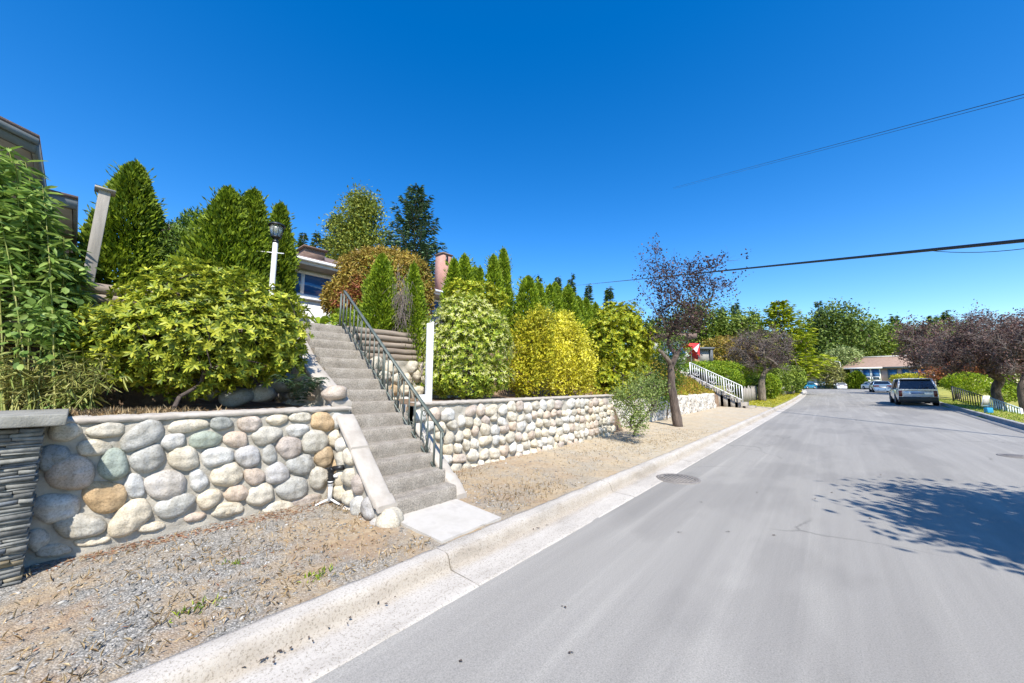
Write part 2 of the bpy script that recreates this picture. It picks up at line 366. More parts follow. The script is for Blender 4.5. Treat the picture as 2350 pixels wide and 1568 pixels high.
profr=[(-.30,-.05),(-.30,.003),(-.02,.008),(0,.02),(.012,.15),(.03,.165),(.15,.17),(.16,.0)]
sweep(profr,rx,-14,92,.4,1,'kerb_right',surf('kerb_grey',(.20,.20,.19),(.36,.35,.33),3,.95,60,.5,.006),[4,8,12,16,20,24,28,32,36])
# ---------------------------------------------------------------- gravel verge
m,nt,b=newmat('gravel_verge'); o=ocoord(nt)
v=nt.nodes.new('ShaderNodeTexVoronoi'); v.inputs['Scale'].default_value=105; nt.links.new(o,v.inputs['Vector'])
vs=nt.nodes.new('ShaderNodeSeparateColor'); nt.links.new(v.outputs['Color'],vs.inputs[0])
grav=ramp(nt,[(.0,(.13,.125,.11)),(.35,(.215,.205,.185)),(.6,(.30,.285,.25)),(.85,(.39,.37,.325)),(1,(.52,.49,.44))],vs.outputs[0])
ed=ramp(nt,[(.0,(1,1,1)),(.55,(.9,.9,.9)),(.9,(.55,.53,.49))],v.outputs['Distance'])
sc_=nt.nodes.new('ShaderNodeMath'); sc_.operation='MULTIPLY'; nt.links.new(v.outputs['Distance'],sc_.inputs[0]); sc_.inputs[1].default_value=1.1
grav=mixc(nt,1,grav,ed,'MULTIPLY')
dry=ramp(nt,[(.3,(.20,.13,.075)),(.5,(.37,.275,.165)),(.7,(.47,.38,.25))],noise(nt,o,26,6,.8))
mask=ramp(nt,[(.47,(0,0,0)),(.64,(1,1,1))],noise(nt,o,1.15,6,.65,.5))
gx_=nt.nodes.new('ShaderNodeSeparateXYZ'); nt.links.new(o,gx_.inputs[0])
mr=nt.nodes.new('ShaderNodeMapRange'); nt.links.new(gx_.outputs[1],mr.inputs[0]); mr.inputs[1].default_value=.6; mr.inputs[2].default_value=2.6; mr.inputs[3].default_value=0; mr.inputs[4].default_value=.45
ad=nt.nodes.new('ShaderNodeMath'); ad.operation='ADD'; ad.use_clamp=True
sepm=nt.nodes.new('ShaderNodeSeparateColor'); nt.links.new(mask,sepm.inputs[0]); nt.links.new(sepm.outputs[0],ad.inputs[0]); nt.links.new(mr.outputs[0],ad.inputs[1])
c=mixc(nt,ad.outputs[0],grav,dry)
mask2=ramp(nt,[(.50,(0,0,0)),(.62,(.8,.8,.8))],noise(nt,o,1.3,5,.6,.3)); sep2=nt.nodes.new('ShaderNodeSeparateColor'); nt.links.new(mask2,sep2.inputs[0])
c=mixc(nt,sep2.outputs[0],c,ramp(nt,[(.35,(.22,.13,.07)),(.6,(.40,.285,.165)),(.75,(.50,.40,.26))],noise(nt,o,14,6,.8)))
# paler sandy gravel further up the road
mr2=nt.nodes.new('ShaderNodeMapRange'); nt.links.new(gx_.outputs[1],mr2.inputs[0]); mr2.inputs[1].default_value=3.4; mr2.inputs[2].default_value=8; mr2.inputs[4].default_value=.6
c=mixc(nt,mr2.outputs[0],c,ramp(nt,[(.3,(.38,.29,.165)),(.5,(.53,.45,.315)),(.7,(.59,.53,.425))],noise(nt,o,5,8,.8)))
nt.links.new(c,b.inputs['Base Color']); b.inputs['Roughness'].default_value=.95
inv=nt.nodes.new('ShaderNodeMath'); inv.operation='SUBTRACT'; inv.inputs[0].default_value=1; nt.links.new(v.outputs['Distance'],inv.inputs[1]); bump(nt,b,inv.outputs[0],.8,.008); M['gravel']=m
def vergez(x,y):
    t=np.clip((kx(y)-.5-x)/1.9,0,1)
    return roadz(y)+.128+.105*t+.008*np.sin(x*9+y*5)*np.sin(y*7-x*3)+.006*np.sin(x*23+1)*np.sin(y*19)
ys=np.concatenate([np.arange(-8,0,.5),np.arange(0,8,.06),np.arange(8,27.1,.25)])
P=[]
for y in ys:
    e=float(kx(y))-.47+.02*math.sin(y*6)+.012*math.sin(y*17)+.01*rng.normal(); far=-5.3 if y>9.2 else -4.62
    xs=np.linspace(e,far,34); P.append(np.stack([xs,np.full(34,y),vergez(xs,y)],-1))
mb=MB(); mb.grid(np.array(P)[:,::-1]); tag(mb.build('gravel_verge',M['gravel'],smooth=True),kind='structure')
# concrete landing between kerb and stairs
q=[(-2.69,2.2),(-2.69,2.98),(-3.5,3.0),(-3.5,2.16)]
def slab(q,z0,name,mat):
    mb=MB(); A=np.array(q); U=np.linspace(0,1,9)
    P=np.array([[((1-u)*(1-v_)*A[0]+(1-u)*v_*A[1]+u*v_*A[2]+u*(1-v_)*A[3]) for v_ in U] for u in U])
    Z=roadz(P[...,1])+.15+.05*np.clip((-2.69-P[...,0])/.8,0,1)+.0015*rng.normal(size=P.shape[:2])
    mb.grid(np.concatenate([P,Z[...,None]],-1))
    for e in (P[0],P[-1],P[:,0],P[:,-1]):
        zz=roadz(e[:,1])+.15+.05*np.clip((-2.69-e[:,0])/.8,0,1)
        mb.grid(np.stack([np.c_[e,zz],np.c_[e,zz-.1]],0))
    return tag(mb.build(name,mat),kind='structure')
slab(q,.15,'landing_path',M['concrete'])
# grass on the verge further up (left) and right lawn strip
def lawn(name,x0f,x1f,y0,y1,zo,mat,n=12,dy=.7):
    P=[]
    for y in np.arange(y0,y1,dy):
        xs=np.linspace(x0f(y),x1f(y),n); P.append(np.stack([xs,np.full(n,y),np.maximum(gz(xs,np.full(n,y))+.02,roadz(y)+zo-.3)+rng.normal(size=n)*.012],-1))
    mb=MB(); mb.grid(np.array(P)); return tag(mb.build(name,mat,smooth=True),kind='structure')
M['lawn']=surf('lawn',(.17,.20,.025),(.36,.33,.06),2.2,.95,60,1,.03,c2=(.26,.28,.04))
lawn('lawn_left',lambda y:-6.2,lambda y:float(kx(y))-.49,27.0,90,.13,M['lawn'])
lawn('lawn_right',lambda y:float(rx(y))+.16,lambda y:float(rx(y))+9,6,75,.13,M['lawn'])
# ================================================================ COBBLE WALLS
def dome(mb,poly,O,U,V,N,th,mi,seed):
    """poly (k,2) in wall coordinates -> rounded stone standing proud of the wall"""
    c=poly.mean(0); k=len(poly); r_=np.random.default_rng(seed); rings=[]; sc=[1,.985,.93,.82,.66,.46,.24]
    ph=r_.uniform(0,6.28,4)
    for i,s in enumerate(sc):
        h=th*(1-s**3.4)**.55 if i else -.025
        q=c+(poly-c)*s
        hh=h*(1+.10*np.sin(q[:,0]*26+ph[0])*np.sin(q[:,1]*24+ph[1]))+(.004*np.sin(q[:,0]*70+ph[2])+.004*np.sin(q[:,1]*64+ph[3]))*(i>0)
        rings.append(O+np.outer(q[:,0],U)+np.outer(q[:,1],V)+np.outer(hh,N))
    top=O+c[0]*U+c[1]*V+th*1.0*N
    VV=np.vstack(rings+[top[None]]); F=[]
    for i in range(len(sc)-1):
        F+=[(i*k+j,i*k+(j+1)%k,(i+1)*k+(j+1)%k,(i+1)*k+j) for j in range(k)]
    b0=(len(sc)-1)*k; F+=[(b0+j,b0+(j+1)%k,len(sc)*k) for j in range(k)]
    mb.add(VV,F,mi)
def blob2(cx,cy,a,b_,rot,seed,k=22,irr=.07):
    r_=np.random.default_rng(seed); t=np.arange(k)*2*math.pi/k
    p=r_.uniform(.80,1.0); q=np.stack([np.sign(np.cos(t))*np.abs(np.cos(t))**p*a,np.sign(np.sin(t))*np.abs(np.sin(t))**p*b_],-1)
    f=1+irr*(np.sin(2*t+r_.uniform(0,6.3))*.8+np.sin(3*t+r_.uniform(0,6.3))+.5*np.sin(5*t+r_.uniform(0,6.3)))
    q=q*f[:,None]; c,s=math.cos(rot),math.sin(rot)
    return np.array([cx,cy])+q@np.array([[c,s],[-s,c]])
def pack(u0,u1,v0f,v1f,h0,h1,asp,seed):
    """rows of jittered stones that fill the strip between v0f(u) and v1f(u)"""
    r_=np.random.default_rng(seed); out=[]; v=v0f((u0+u1)/2)-.12; vm=max(v1f(u0),v1f(u1))
    while v<vm-.02:
        h=r_.uniform(h0,h1); u=u0-r_.uniform(0,.12)
        while u<u1:
            w=h*r_.uniform(*asp); uc=u+w/2; vc=v+h/2+r_.normal()*h*.14
            if uc<u1-.02 and uc>u0+.02 and vc+h*.36<v1f(uc) and vc+h*.25>v0f(uc):
                out.append((uc,vc,w*r_.uniform(.44,.52),h*r_.uniform(.40,.56),r_.normal()*.38,r_.integers(1e6)))
            u+=w*1.0
        v+=h*.93
    return out
WX=-4.47
lw=thing('cobblestone_wall','river-stone retaining wall with large mixed grey, green and orange cobbles, beside the slate pillar','retaining wall',(WX-.1,1.0,.15))
# mortar body
def mortar_face(mb,u0,u1,v0f,v1f,O,U,V,N,seed,du=.035):
    nu=max(3,int((u1-u0)/du)); us=np.linspace(u0,u1,nu); nv=30; r_=np.random.default_rng(seed)
    P=np.zeros((nu,nv,3))
    for i,u in enumerate(us):
        vs_=np.linspace(v0f(u),v1f(u),nv)
        d=.012*np.sin(u*19+seed)*np.sin(vs_*23)+r_.normal(size=nv)*.004
        P[i]=O+np.outer(np.full(nv,u),U)+np.outer(vs_,V)+np.outer(d,N)
    mb.grid(P)
UY=np.array([0,1.,0]); UZ=np.array([0,0,1.]); UX=np.array([1.,0,0])
OW=np.array([WX,0,0])
mb=MB(); wt=1.21
mortar_face(mb,-.35,2.19,lambda u:-.05,lambda u:wt,OW,UY,UZ,UX,1); mb.box((WX-.16,-.35,-.05),(WX-.02,2.19,wt)); mb.grid([[(WX-.16,2.19,-.05),(WX-.16,2.19,wt)],[(WX,2.19,-.05),(WX,2.19,wt)]])
mb.build('mortar_body',M['mortar'],lw,smooth=True)
Z2=[(395,655,110,58,-3,0),(650,648,120,50,-5,0),(870,680,148,72,-25,1),(1150,620,120,42,-8,0),(1355,605,75,42,0,7),(320,815,108,75,-25,7),
(575,755,108,52,-5,0),(1060,718,78,50,-10,5),(1257,705,107,50,-5,3),(430,910,160,102,-8,2),(695,860,100,95,-35,3),(905,822,108,80,-25,1),
(1125,820,97,72,0,0),(1330,810,100,60,-12,5),(340,1125,148,92,-8,5),(640,1055,140,96,8,4),(825,990,64,72,0,5),(1015,985,126,98,-8,6),(1215,955,60,68,0,5),
(1390,920,105,72,-12,0),(485,1235,160,80,-3,0),(795,1185,150,88,-38,0),(1070,1110,128,68,-22,1),(1280,1070,80,56,-35,0),(1450,1035,78,50,-12,2),(225,1320,75,72,0,1),
(320,1385,110,38,-8,0),(920,1240,85,30,-8,0),(1190,1180,70,28,-8,2),(1400,1128,92,42,-8,0),(560,1330,110,26,-8,0)]
stones=[((x/2.0907)/1.2753,(950+y/2.0907)/1.2753,a/2.666,b_/2.666,r_,m_) for x,y,a,b_,r_,m_ in Z2]
stones+=[(573,973,29,18,0,2),(542,1009,29,18,0,2),(612,1000,36,21,-8,0),(637,963,25,13,-3,0),(690,957,25,12,-3,0),(741,968,27,22,10,4),(683,988,26,16,-6,5),(664,1027,31,25,0,2),(723,1014,32,26,-10,1),
(744,1049,22,24,10,4),(619,1042,17,25,5,1),(691,1067,31,23,-12,1),(569,1048,29,26,-15,6),(584,1093,24,21,0,2),(636,1088,28,26,-15,6),(732,1097,23,27,0,0),
(672,1122,39,26,-15,1),(598,1136,34,24,-20,0),(779,967,17,19,0,5),(773,1008,18,21,0,0),(705,1150,36,13,-10,2),(640,1165,36,14,-12,0),(522,1172,38,15,-10,0),(757,1040,8,14,0,0),(765,1130,14,26,0,4),(775,1078,13,24,0,4)]
mb=MB(); mi=0
for i,(cx,cy,a,b_,ro,m_) in enumerate(stones):
    po=blob2(cx,cy,a*1.03,b_*1.04,R(ro),100+i,26,.05)
    W=np.array([onx(p[0],p[1],WX+.02)[1:] for p in po])[::-1]
    dome(mb,W,OW,UY,UZ,UX,min(.062,.32*min(np.ptp(W[:,0]),np.ptp(W[:,1]))),m_,i)
mb.build('cobbles',STONES,lw,smooth=True)
mb=MB(); ys=np.linspace(-.35,2.2,60)
prof=[(.02,wt-.006),(.035,wt+.012),(.03,wt+.035),(.0,wt+.042),(-.2,wt+.045)]
mb.grid([[(WX+p+rng.normal()*.004,y,z+rng.normal()*.003) for p,z in prof] for y in ys]); mb.build('coping',M['coping'],lw,smooth=False)
# ---- right-hand wall
RW0,RW1=3.12,9.35
rw=thing('cobblestone_wall','long low cream cobble wall right of the stairs, holding up the flowering shrubs','retaining wall',(WX-.1,6,.2))
mb=MB(); mortar_face(mb,RW0,RW1,lambda u:-.05,lambda u:wt,OW,UY,UZ,UX,2); mb.box((WX-.16,RW0,-.05),(WX-.02,RW1,wt))
mb.grid([[(WX-.16,RW1,-.05),(WX-.16,RW1,wt)],[(WX,RW1,-.05),(WX,RW1,wt)]]); mb.grid([[(WX,RW0,-.05),(WX,RW0,wt)],[(WX-.16,RW0,-.05),(WX-.16,RW0,wt)]]); mb.box((-6.28,3.03,0),(WX-.165,3.118,1.235)); mb.build('mortar_body',M['mortar'],rw,smooth=True)
mb=MB(); cm=[0,0,5,2,0,5,1,0,4,6,5,3]
for i,(u,v,a,b_,ro,sd_) in enumerate(pack(RW0,RW1,lambda u:.18+.01*u,lambda u:wt+.0,.17,.25,(.75,1.6),11)):
    dome(mb,blob2(u,v,a,b_,ro,sd_,20,.06),OW,UY,UZ,UX,.075,[0,5,2,0,5,0,2,0,5,0,0,2][sd_%12],i)
mb.build('cobbles',STONES,rw,smooth=True)
mb=MB(); ys=np.linspace(RW0,RW1+.05,130)
mb.grid([[(WX+p+rng.normal()*.004,y,z+.01+rng.normal()*.003) for p,z in prof] for y in ys]); mb.build('coping',M['coping'],rw)
# ================================================================ STAIRS
NST=15; SX0,SX1=-3.42,-6.45; SZ0,SZ1=.19,2.54; YL0,YR0=2.2,3.0
rise=(SZ1-SZ0)/NST; run=(SX0-SX1)/(NST-1)
stz=thing('concrete_stairs','steep narrow weathered concrete staircase between the two cobble walls','stairs',(-3.42,2.6,.17))
for i in range(NST):
    x0=SX0-run*i; z0=SZ0+rise*i; mb=MB(); yl=YL0+.015*i*.4; yr=YR0+.008*i
    n=14; yy=np.linspace(yl,yr,n); x1=x0-run-.03 if i<NST-1 else x0-1.6
    rows=[]
    for y in yy:
        j=rng.normal(size=5)*.0035
        rows.append([(x0+.012,y,z0-.35 if i else z0-.1),(x0+.006+j[0],y,z0+rise*.45),(x0+.002+j[1],y,z0+rise-.02),(x0-.014+j[2],y,z0+rise-.003+j[3]),(x0-.06,y,z0+rise+j[4]*.4),(x1,y,z0+rise)])
    mb.grid(np.array(rows)[:,::-1])
    for q in (rows[0],rows[-1]): mb.add(list(q)+[(x1,q[0][1],q[0][2])],[tuple(range(7))])
    mb.build('step',M['stair'],stz)
# sloped cheek walls with coping
def cheek(name,label,pts,y0,y1,mode,stone_side,seed,breaks=(),endrock=True):
    """pts: list of (x,ztop) down the slope"""
    c=thing(name,label,'retaining wall',(pts[-1][0],(y0+y1)/2,.15)); P=np.array(pts)
    zf=lambda x: float(np.interp(x,P[:,0],P[:,1]))
    mb=MB(); n=24; xs=np.linspace(P[0,0],P[-1,0],n)
    for yy in (y0,y1): mb.grid([[(x,yy,0),(x,yy,zf(x)-.05)] for x in xs])
    mb.grid([[(x,y0,zf(x)-.05),(x,y1,zf(x)-.05)] for x in xs]); mb.grid([[(P[-1,0],y0,0),(P[-1,0],y1,0)],[(P[-1,0],y0,zf(P[-1,0])-.05),(P[-1,0],y1,zf(P[-1,0])-.05)]])
    mb.build('mortar_body',M['mortar'],c)
    cuts=[P[0,0]]+list(breaks)+[P[-1,0]]
    for a,b_ in zip(cuts[:-1],cuts[1:]):
        mb=MB(); L=6; xs=np.linspace(a-.012,b_+.012,L); dz=rng.normal()*.012; dy=rng.normal()*.012
        top=[(x,zf(x)+dz) for x in xs]
        rows=[[(x+rng.normal()*.003,y0-.025+dy,z-.06),(x,y0-.025+dy,z-.008),(x,y0-.012+dy,z),(x,y1+.0+dy,z),(x,y1+.012+dy,z-.01),(x,y1+.012+dy,z-.06)] for x,z in top]
        mb.grid(np.array(rows)); 
        for e in (0,-1): mb.add(rows[e],[tuple(range(6))])
        mb.build('coping',M['coping'],c)
    if stone_side:
        mb=MB(); O=np.array([0,y0,0]); N=np.array([0,-1.,0]); U=np.array([1.,0,0])
        for i,(u,v,a,b_,ro,sd_) in enumerate(pack(P[0,0]+.02,P[-1,0],lambda u:.1,lambda u:zf(u)-.05,.17,.23,(.7,1.2),seed)):
            dome(mb,blob2(u,v,a,b_,ro,sd_,18,.06),O,U,UZ,N,.075,[0,2,5,0,0,6][sd_%6],i)
        if endrock: ball(mb,(P[-1,0]+.03,(y0+y1)/2,.2),(.12,.13,.12),0,3)
        mb.build('cobbles',STONES,c,smooth=True)
    return c
def ball(mb,c,r,mi,seed,n=12,amp=.09):
    th=np.linspace(0,math.pi,n); ph=np.arange(2*n)*math.pi/n
    d=np.array([[math.sin(t)*math.cos(p),math.sin(t)*math.sin(p),math.cos(t)] for t in th for p in ph])
    V=np.array(c)+d*np.array(r)*(1+amp*bumps(d,seed,2.2))[:,None]; k=2*n
    mb.add(V,[(i*k+j,(i+1)*k+j,(i+1)*k+(j+1)%k,i*k+(j+1)%k) for i in range(n-1) for j in range(k)],mi)
cheek('sloped_cheek_wall','cobble cheek wall with cracked sloping concrete coping left of the lower steps',[(-4.34,1.15),(-3.40,.33)],2.03,2.2,0,True,21,(-3.98,-3.47))
cheek('sloped_cheek_wall','short sloping concrete kerb at the right foot of the stairs',[(-4.3,.98),(-3.52,.30),(-3.44,.2)],3.03,3.15,0,False,22,(-3.62,))
cw=cheek('sloped_cheek_wall','pale sloping stone edge left of the upper steps under the fern',[(-6.5,2.5),(-5.6,1.82),(-4.55,1.3)],2.05,2.24,0,True,23,(-5.4,),False)
# rocks along the bed left of the stairs
def rock(loc,r,mi,label,seed):
    mb=MB(); ball(mb,loc,r,0,seed,12,.13); o=mb.build('boulder',[STONES[mi]],None,True,loc=(loc[0],loc[1],loc[2]-r[2]*.7)); tag(o,label,'boulder','boulders in the bed under the rhododendron'); return o
rk=[(770,905,1.32,.15,2,'pale pinkish boulder at the top of the cobble wall next to the steps'),(545,912,1.30,.17,7,'dark boulder in the shade under the rhododendron'),(600,905,1.34,.16,1,'grey boulder in the shade right of the rhododendron stems'),(650,880,1.40,.2,7,'large shaded boulder between the rhododendron and the fern'),(375,868,1.55,.17,1,'pale boulder half hidden left of the rhododendron stems'),(480,900,1.4,.15,7,'small dark boulder behind the rhododendron stems')]
for i,(px,py,z,r_,mi_,lb) in enumerate(rk):
    p=onx(px,py,[-4.62,-5.7,-5.7,-5.8,-6.0,-5.9][i]); rock(p,(r_*.95,r_*1.0,r_*.7),mi_,lb,50+i)
# ---- upper cobble wall right of the stairs
X2=-6.3
uw=thing('cobblestone_wall','short upper cobble wall below the log wall, right of the steps','retaining wall',(X2,4,1.2))
O2=np.array([X2,0,0]); mb=MB(); mortar_face(mb,3.08,6.0,lambda u:1.1,lambda u:1.98,O2,UY,UZ,UX,5); mb.box((X2-.2,3.08,1.1),(X2-.02,6.0,1.98)); mb.build('mortar_body',M['mortar'],uw,smooth=True)
mb=MB()
for i,(u,v,a,b_,ro,sd_) in enumerate(pack(3.1,5.9,lambda u:1.16,lambda u:2.02,.2,.27,(.8,1.4),31)):
    dome(mb,blob2(u,v,a,b_,ro,sd_,18,.07),O2,UY,UZ,UX,.10,[0,2,5,0,4,5][sd_%6],i)
mb.build('cobbles',STONES,uw,smooth=True)
# ---- log walls
def logwall(label,y0,y1,x,z0,n,d,seed):
    r_=np.random.default_rng(seed); t=thing('log_wall',label,'log wall',(x,(y0+y1)/2,z0))
    for i in range(n):
        z=z0+d*(i+.5); mb=MB(); k=12; yy=np.linspace(y0+r_.uniform(-.05,.05),y1+r_.uniform(-.06,.06),k)
        pts=[(x+.02*(i%2)+r_.normal()*.006-.03*i,y,z+r_.normal()*.006+.012*(y-y0)) for y in yy]
        mb.tube(pts,d*.5*r_.uniform(.93,1.03),12); mb.build('log',M['wood'],t,smooth=True)
    return t
logwall('grey weathered log retaining wall right of the steps under the small cedars',3.08,5.6,-6.42,1.98,5,.118,1)
logwall('dark shaded log retaining wall behind the rhododendron, below the leaning post',-1.6,2.05,-6.62,1.95,6,.13,2)
# ================================================================ SLATE PILLAR
pl=thing('slate_pillar','stacked grey ledgestone pillar with a flat concrete cap at the left edge','stone pillar',(-4.5,-.55,.1))
r_=np.random.default_rng(5); mb=MB(); PX=-4.17; PY=-.115; z=-.02; sl=0
while z<1.2:
    h=r_.uniform(.012,.036); y=PY+r_.uniform(-.012,.006)
    while y>-1.15:
        L=r_.uniform(.06,.26); o_=r_.uniform(-.018,.014); a=r_.normal()*.003
        mb.hexa([(PX-.2,y-L+.003,z),(PX+o_,y-L+.003,z+a),(PX+o_+r_.normal()*.004,y,z-a),(PX-.2,y,z),(PX-.2,y-L+.003,z+h-.003),(PX+o_+r_.normal()*.004,y-L+.003,z+h-.003+a),(PX+o_,y,z+h-.003-a),(PX-.2,y,z+h-.003)],3 if (z<.62 and y>PY-.12 and r_.random()<.16) else r_.choice([0,0,1,1,2,1]))
        y-=L
    x=PX-.2
    while x>-4.9:
        L=r_.uniform(.1,.25); o_=r_.uniform(-.02,.005); mb.box((x-L,PY-.2,z),(x-.003,PY+o_,z+h-.004),int(r_.integers(3))); x-=L
    z+=h
SL=[surf('slate_grey',(.085,.085,.074),(.21,.205,.183),18,.85,50,.6,.004),surf('slate_pale',(.15,.15,.132),(.28,.275,.245),18,.85,50,.6,.004),surf('slate_blue',(.08,.09,.10),(.19,.205,.215),16,.8,50,.6,.004),surf('slate_rust',(.20,.14,.055),(.25,.22,.16),10,.85,50,.6,.004)]
mb.build('ledgestones',SL,pl)
mb=MB(); mb.box((-4.9,-1.12,-.05),(PX-.05,PY-.05,1.2)); mb.build('pillar_core',M['mortar'],pl)
mb=MB(); mb.box((-4.98,-1.3,1.225),(PX+.10,PY+.10,1.305)); mb.build('pillar_cap',surf('cap_concrete',(.20,.195,.165),(.33,.315,.27),9,.95,70,.9,.006),pl,bevel=.008)
# ================================================================ RAILING ON THE STAIRS
RY=2.96
rl=thing('stair_railing','dark green wrought-iron handrail with scrolls down the right side of the steps','railing',(-3.65,RY,.3))
A=np.array([-3.66,RY,.955]); B_=np.array([-6.44,RY,3.17]); Lr=lambda x: A+(B_-A)*((x-A[0])/(B_[0]-A[0]))
lowz=lambda x: .42+(x+3.68)*(2.50-.42)/(-6.3+3.68)
mb=MB(); mb.bar(A+(A-B_)*.005,B_,.044,.022); mb.tube([A+(0,0,0),A+(.035,0,-.035),A+(.035,0,-.075),A+(.01,0,-.09)],.008,6); mb.build('handrail',M['iron'],rl)
mb=MB(); mb.bar((-3.68,RY,lowz(-3.68)),(-6.42,RY,lowz(-6.42)),.026,.012); mb.build('lower_rail',M['iron'],rl)
for x,zb,zt in ((-3.66,.30,.95),(-6.44,2.52,3.17),(-6.56,2.54,3.14),(-5.02,1.42,2.03)):
    mb=MB(); mb.bar((x,RY,zb),(x,RY,zt),.026 if x!=-5.02 else .016); mb.build('post',M['iron'],rl)
xs=np.linspace(-3.80,-6.32,19)
for i,x in enumerate(xs):
    mb=MB(); mb.bar((x,RY,lowz(x)),(x,RY,Lr(x)[2]),.016); mb.build('baluster',M['iron'],rl)
def spiral(cx,cz,r0,turns,start,sgn,n=26):
    t=np.linspace(0,1,n); a=start+sgn*turns*2*math.pi*t; r=r0*(1-.82*t)
    return np.stack([cx+r*np.cos(a),np.full(n,RY),cz+r*np.sin(a)],-1)
for i,(x,up_) in enumerate([(-4.02,1),(-4.62,1),(-5.22,1),(-5.85,1),(-3.95,0),(-4.3,0),(-4.7,0),(-5.15,0),(-5.6,0),(-6.05,0)]):
    mb=MB(); s=.785
    if up_:
        c=Lr(x); mb.tube(spiral(c[0],c[2]-.085,.062,1.3,R(60),-1),.006,5)
        x2=x+.04; mb.tube([(x2,RY,c[2]-.15),(x2-.02,RY,c[2]-.25),(x2+.03,RY,c[2]-.36),(x2+.0,RY,lowz(x2)+.02)],.006,5)
    else:
        zc=lowz(x); mb.tube(spiral(x,zc+.075,.055,1.25,R(-100),1),.005,5); mb.tube(spiral(x-.09,zc+.215,.04,1.2,R(80),1),.005,5)
        mb.tube([(x+.02,RY,zc+.02),(x-.05,RY,zc+.14),(x-.1,RY,zc+.25)],.005,5); mb.tube([(x-.02,RY,zc+.03),(x+.06,RY,zc+.08),(x+.07,RY,zc+.18)],.005,5)
    mb.build('scroll',M['iron'],rl,smooth=True)
# ================================================================ SMALL THINGS BY THE WALL
g0=onx(757,1140,-4.26); g0[2]=float(vergez(np.array(-4.26),np.array(g0[1])))
sk=thing('garden_standpipe','black elbow fitting on a white pipe with splayed feet, by the left cobble wall corner','standpipe',g0)
mb=MB(); mb.tube([g0+(0,0,.03),g0+(0,0,.24)],.024,12); mb.tube([g0+(0,0,.19),g0+(0,0,.245)],.03,12); mb.build('pipe',M['white'],sk,smooth=True)
for a in (0,120,240):
    d=np.array([math.cos(R(a+20)),math.sin(R(a+20)),0]); mb=MB(); mb.tube([g0+(0,0,.05),g0+d*.06+(0,0,.035),g0+d*.14+(0,0,.008)],[.012,.011,.009],8); mb.build('foot',M['white'],sk,smooth=True)
rd=np.array([RT[0],RT[1],0]); mb=MB(); pts=[g0+(0,0,.22),g0+(0,0,.30),g0-rd*.005+(0,0,.345),g0+rd*.02+(0,0,.375)]
tt=np.linspace(0,1,16); pp=np.array([np.interp(tt,np.linspace(0,1,4),np.array(pts)[:,k]) for k in range(3)]).T
mb.tube(pp,.033+.006*np.cos(np.arange(16)*math.pi),12); mb.build('elbow',M['black'],sk,smooth=True)
mb=MB(); mb.tube([g0+rd*.02+(0,0,.37),g0+rd*.135+(0,0,.385)],.028,14); mb.build('nozzle',M['black'],sk,smooth=True)
mb=MB(); mb.tube([g0+rd*.035+(0,0,.29),g0+rd*.075+(0,0,.30)],.02,10); mb.tube([g0+rd*.0+(0,0,.285),g0+rd*.04+(0,0,.29)],.012,8); mb.build('valve_cap',M['white'],sk,smooth=True)
# white post on the right wall
pb=onx(983,921,-4.66); pt_=onx(985,742,-4.66); wp=thing('white_post','tall square white timber post standing behind the right cobble wall coping','post',pb)
mb=MB(); h=pt_[2]-pb[2]; x,y,z=pb; mb.box((x-.04,y-.04,z-.05),(x+.04,y+.04,z+h)); mb.build('post_shaft',M['white'],wp,bevel=.004)
mb=MB(); mb.box((x-.045,y-.15,z-.05),(x+.035,y-.055,z+.1)); mb.build('stub_block',M['white'],wp,bevel=.004)
# leaning wooden post
b0=onx(200,655,-6.75); t0=onx(241,441,-6.75); pw=thing('leaning_post','leaning grey weathered wooden post with a flat cap left of the cedars','post',b0)
mb=MB(); ax=(t0-b0); n_=ax/np.linalg.norm(ax); side=unit(np.cross(n_,UX)); fr=np.cross(side,n_)
mb.obox((b0+t0)/2-n_*.15,ax/2+n_*.15,side*.052,fr*.052); mb.build('post_shaft',M['woodz'],pw,bevel=.006)
mb=MB(); c=t0+n_*.012; mb.obox(c,n_*.012,side*.09,fr*.09); mb.add([c+n_*.014+side*.085+fr*.085,c+n_*.014-side*.085+fr*.085,c+n_*.014-side*.085-fr*.085,c+n_*.014+side*.085-fr*.085,c+n_*.045],[(0,1,4),(1,2,4),(2,3,4),(3,0,4)]); mb.build('post_cap',M['woodz'],pw)
# lamp post
lt=dep(633,548,8.1); lb=dep(622,690,8.1); lp=thing('lamp_post','white garden lamp post with a black and glass lantern above the rhododendron','lamp post',(lt[0],lt[1],2.3))
x,y=lt[0],lt[1]; zt=lt[2]; mb=MB(); mb.lathe((x,y,0),[(.07,2.0),(.07,2.4),(.055,2.5),(.052,zt-.12),(.05,zt-.1)],16); mb.build('pole',M['white'],lp,smooth=True)
mb=MB(); mb.tube([(x-.42*RT[0],y-.42*RT[1],zt-.28),(x+.2*RT[0],y+.2*RT[1],zt-.34)],.012,8); mb.build('crossbar',M['white'],lp)
mb=MB(); mb.lathe((x,y,zt),[(.05,-.10),(.065,-.085),(.065,-.06),(.04,-.04),(.06,0),(.10,.02),(.10,.035),(.03,.04)],16); mb.build('lantern_base',M['black'],lp,smooth=False)
m,nt,b=newmat('lantern_glass'); b.inputs['Base Color'].default_value=(.75,.78,.75,1); b.inputs['Roughness'].default_value=.25; b.inputs['Transmission Weight'].default_value=.75; b.inputs['Alpha'].default_value=.8
lg=MB(); lg.lathe((x,y,zt),[(.10,.04),(.125,.16),(.14,.28),(.01,.285)],8); lgo=lg.build('lantern_glass',m,lp)
mb=MB()
for k in range(8):
    a=k*math.pi/4; mb.bar((x+.102*math.cos(a),y+.102*math.sin(a),zt+.04),(x+.142*math.cos(a),y+.142*math.sin(a),zt+.28),.01)
mb.build('glazing_bars',M['black'],lgo)
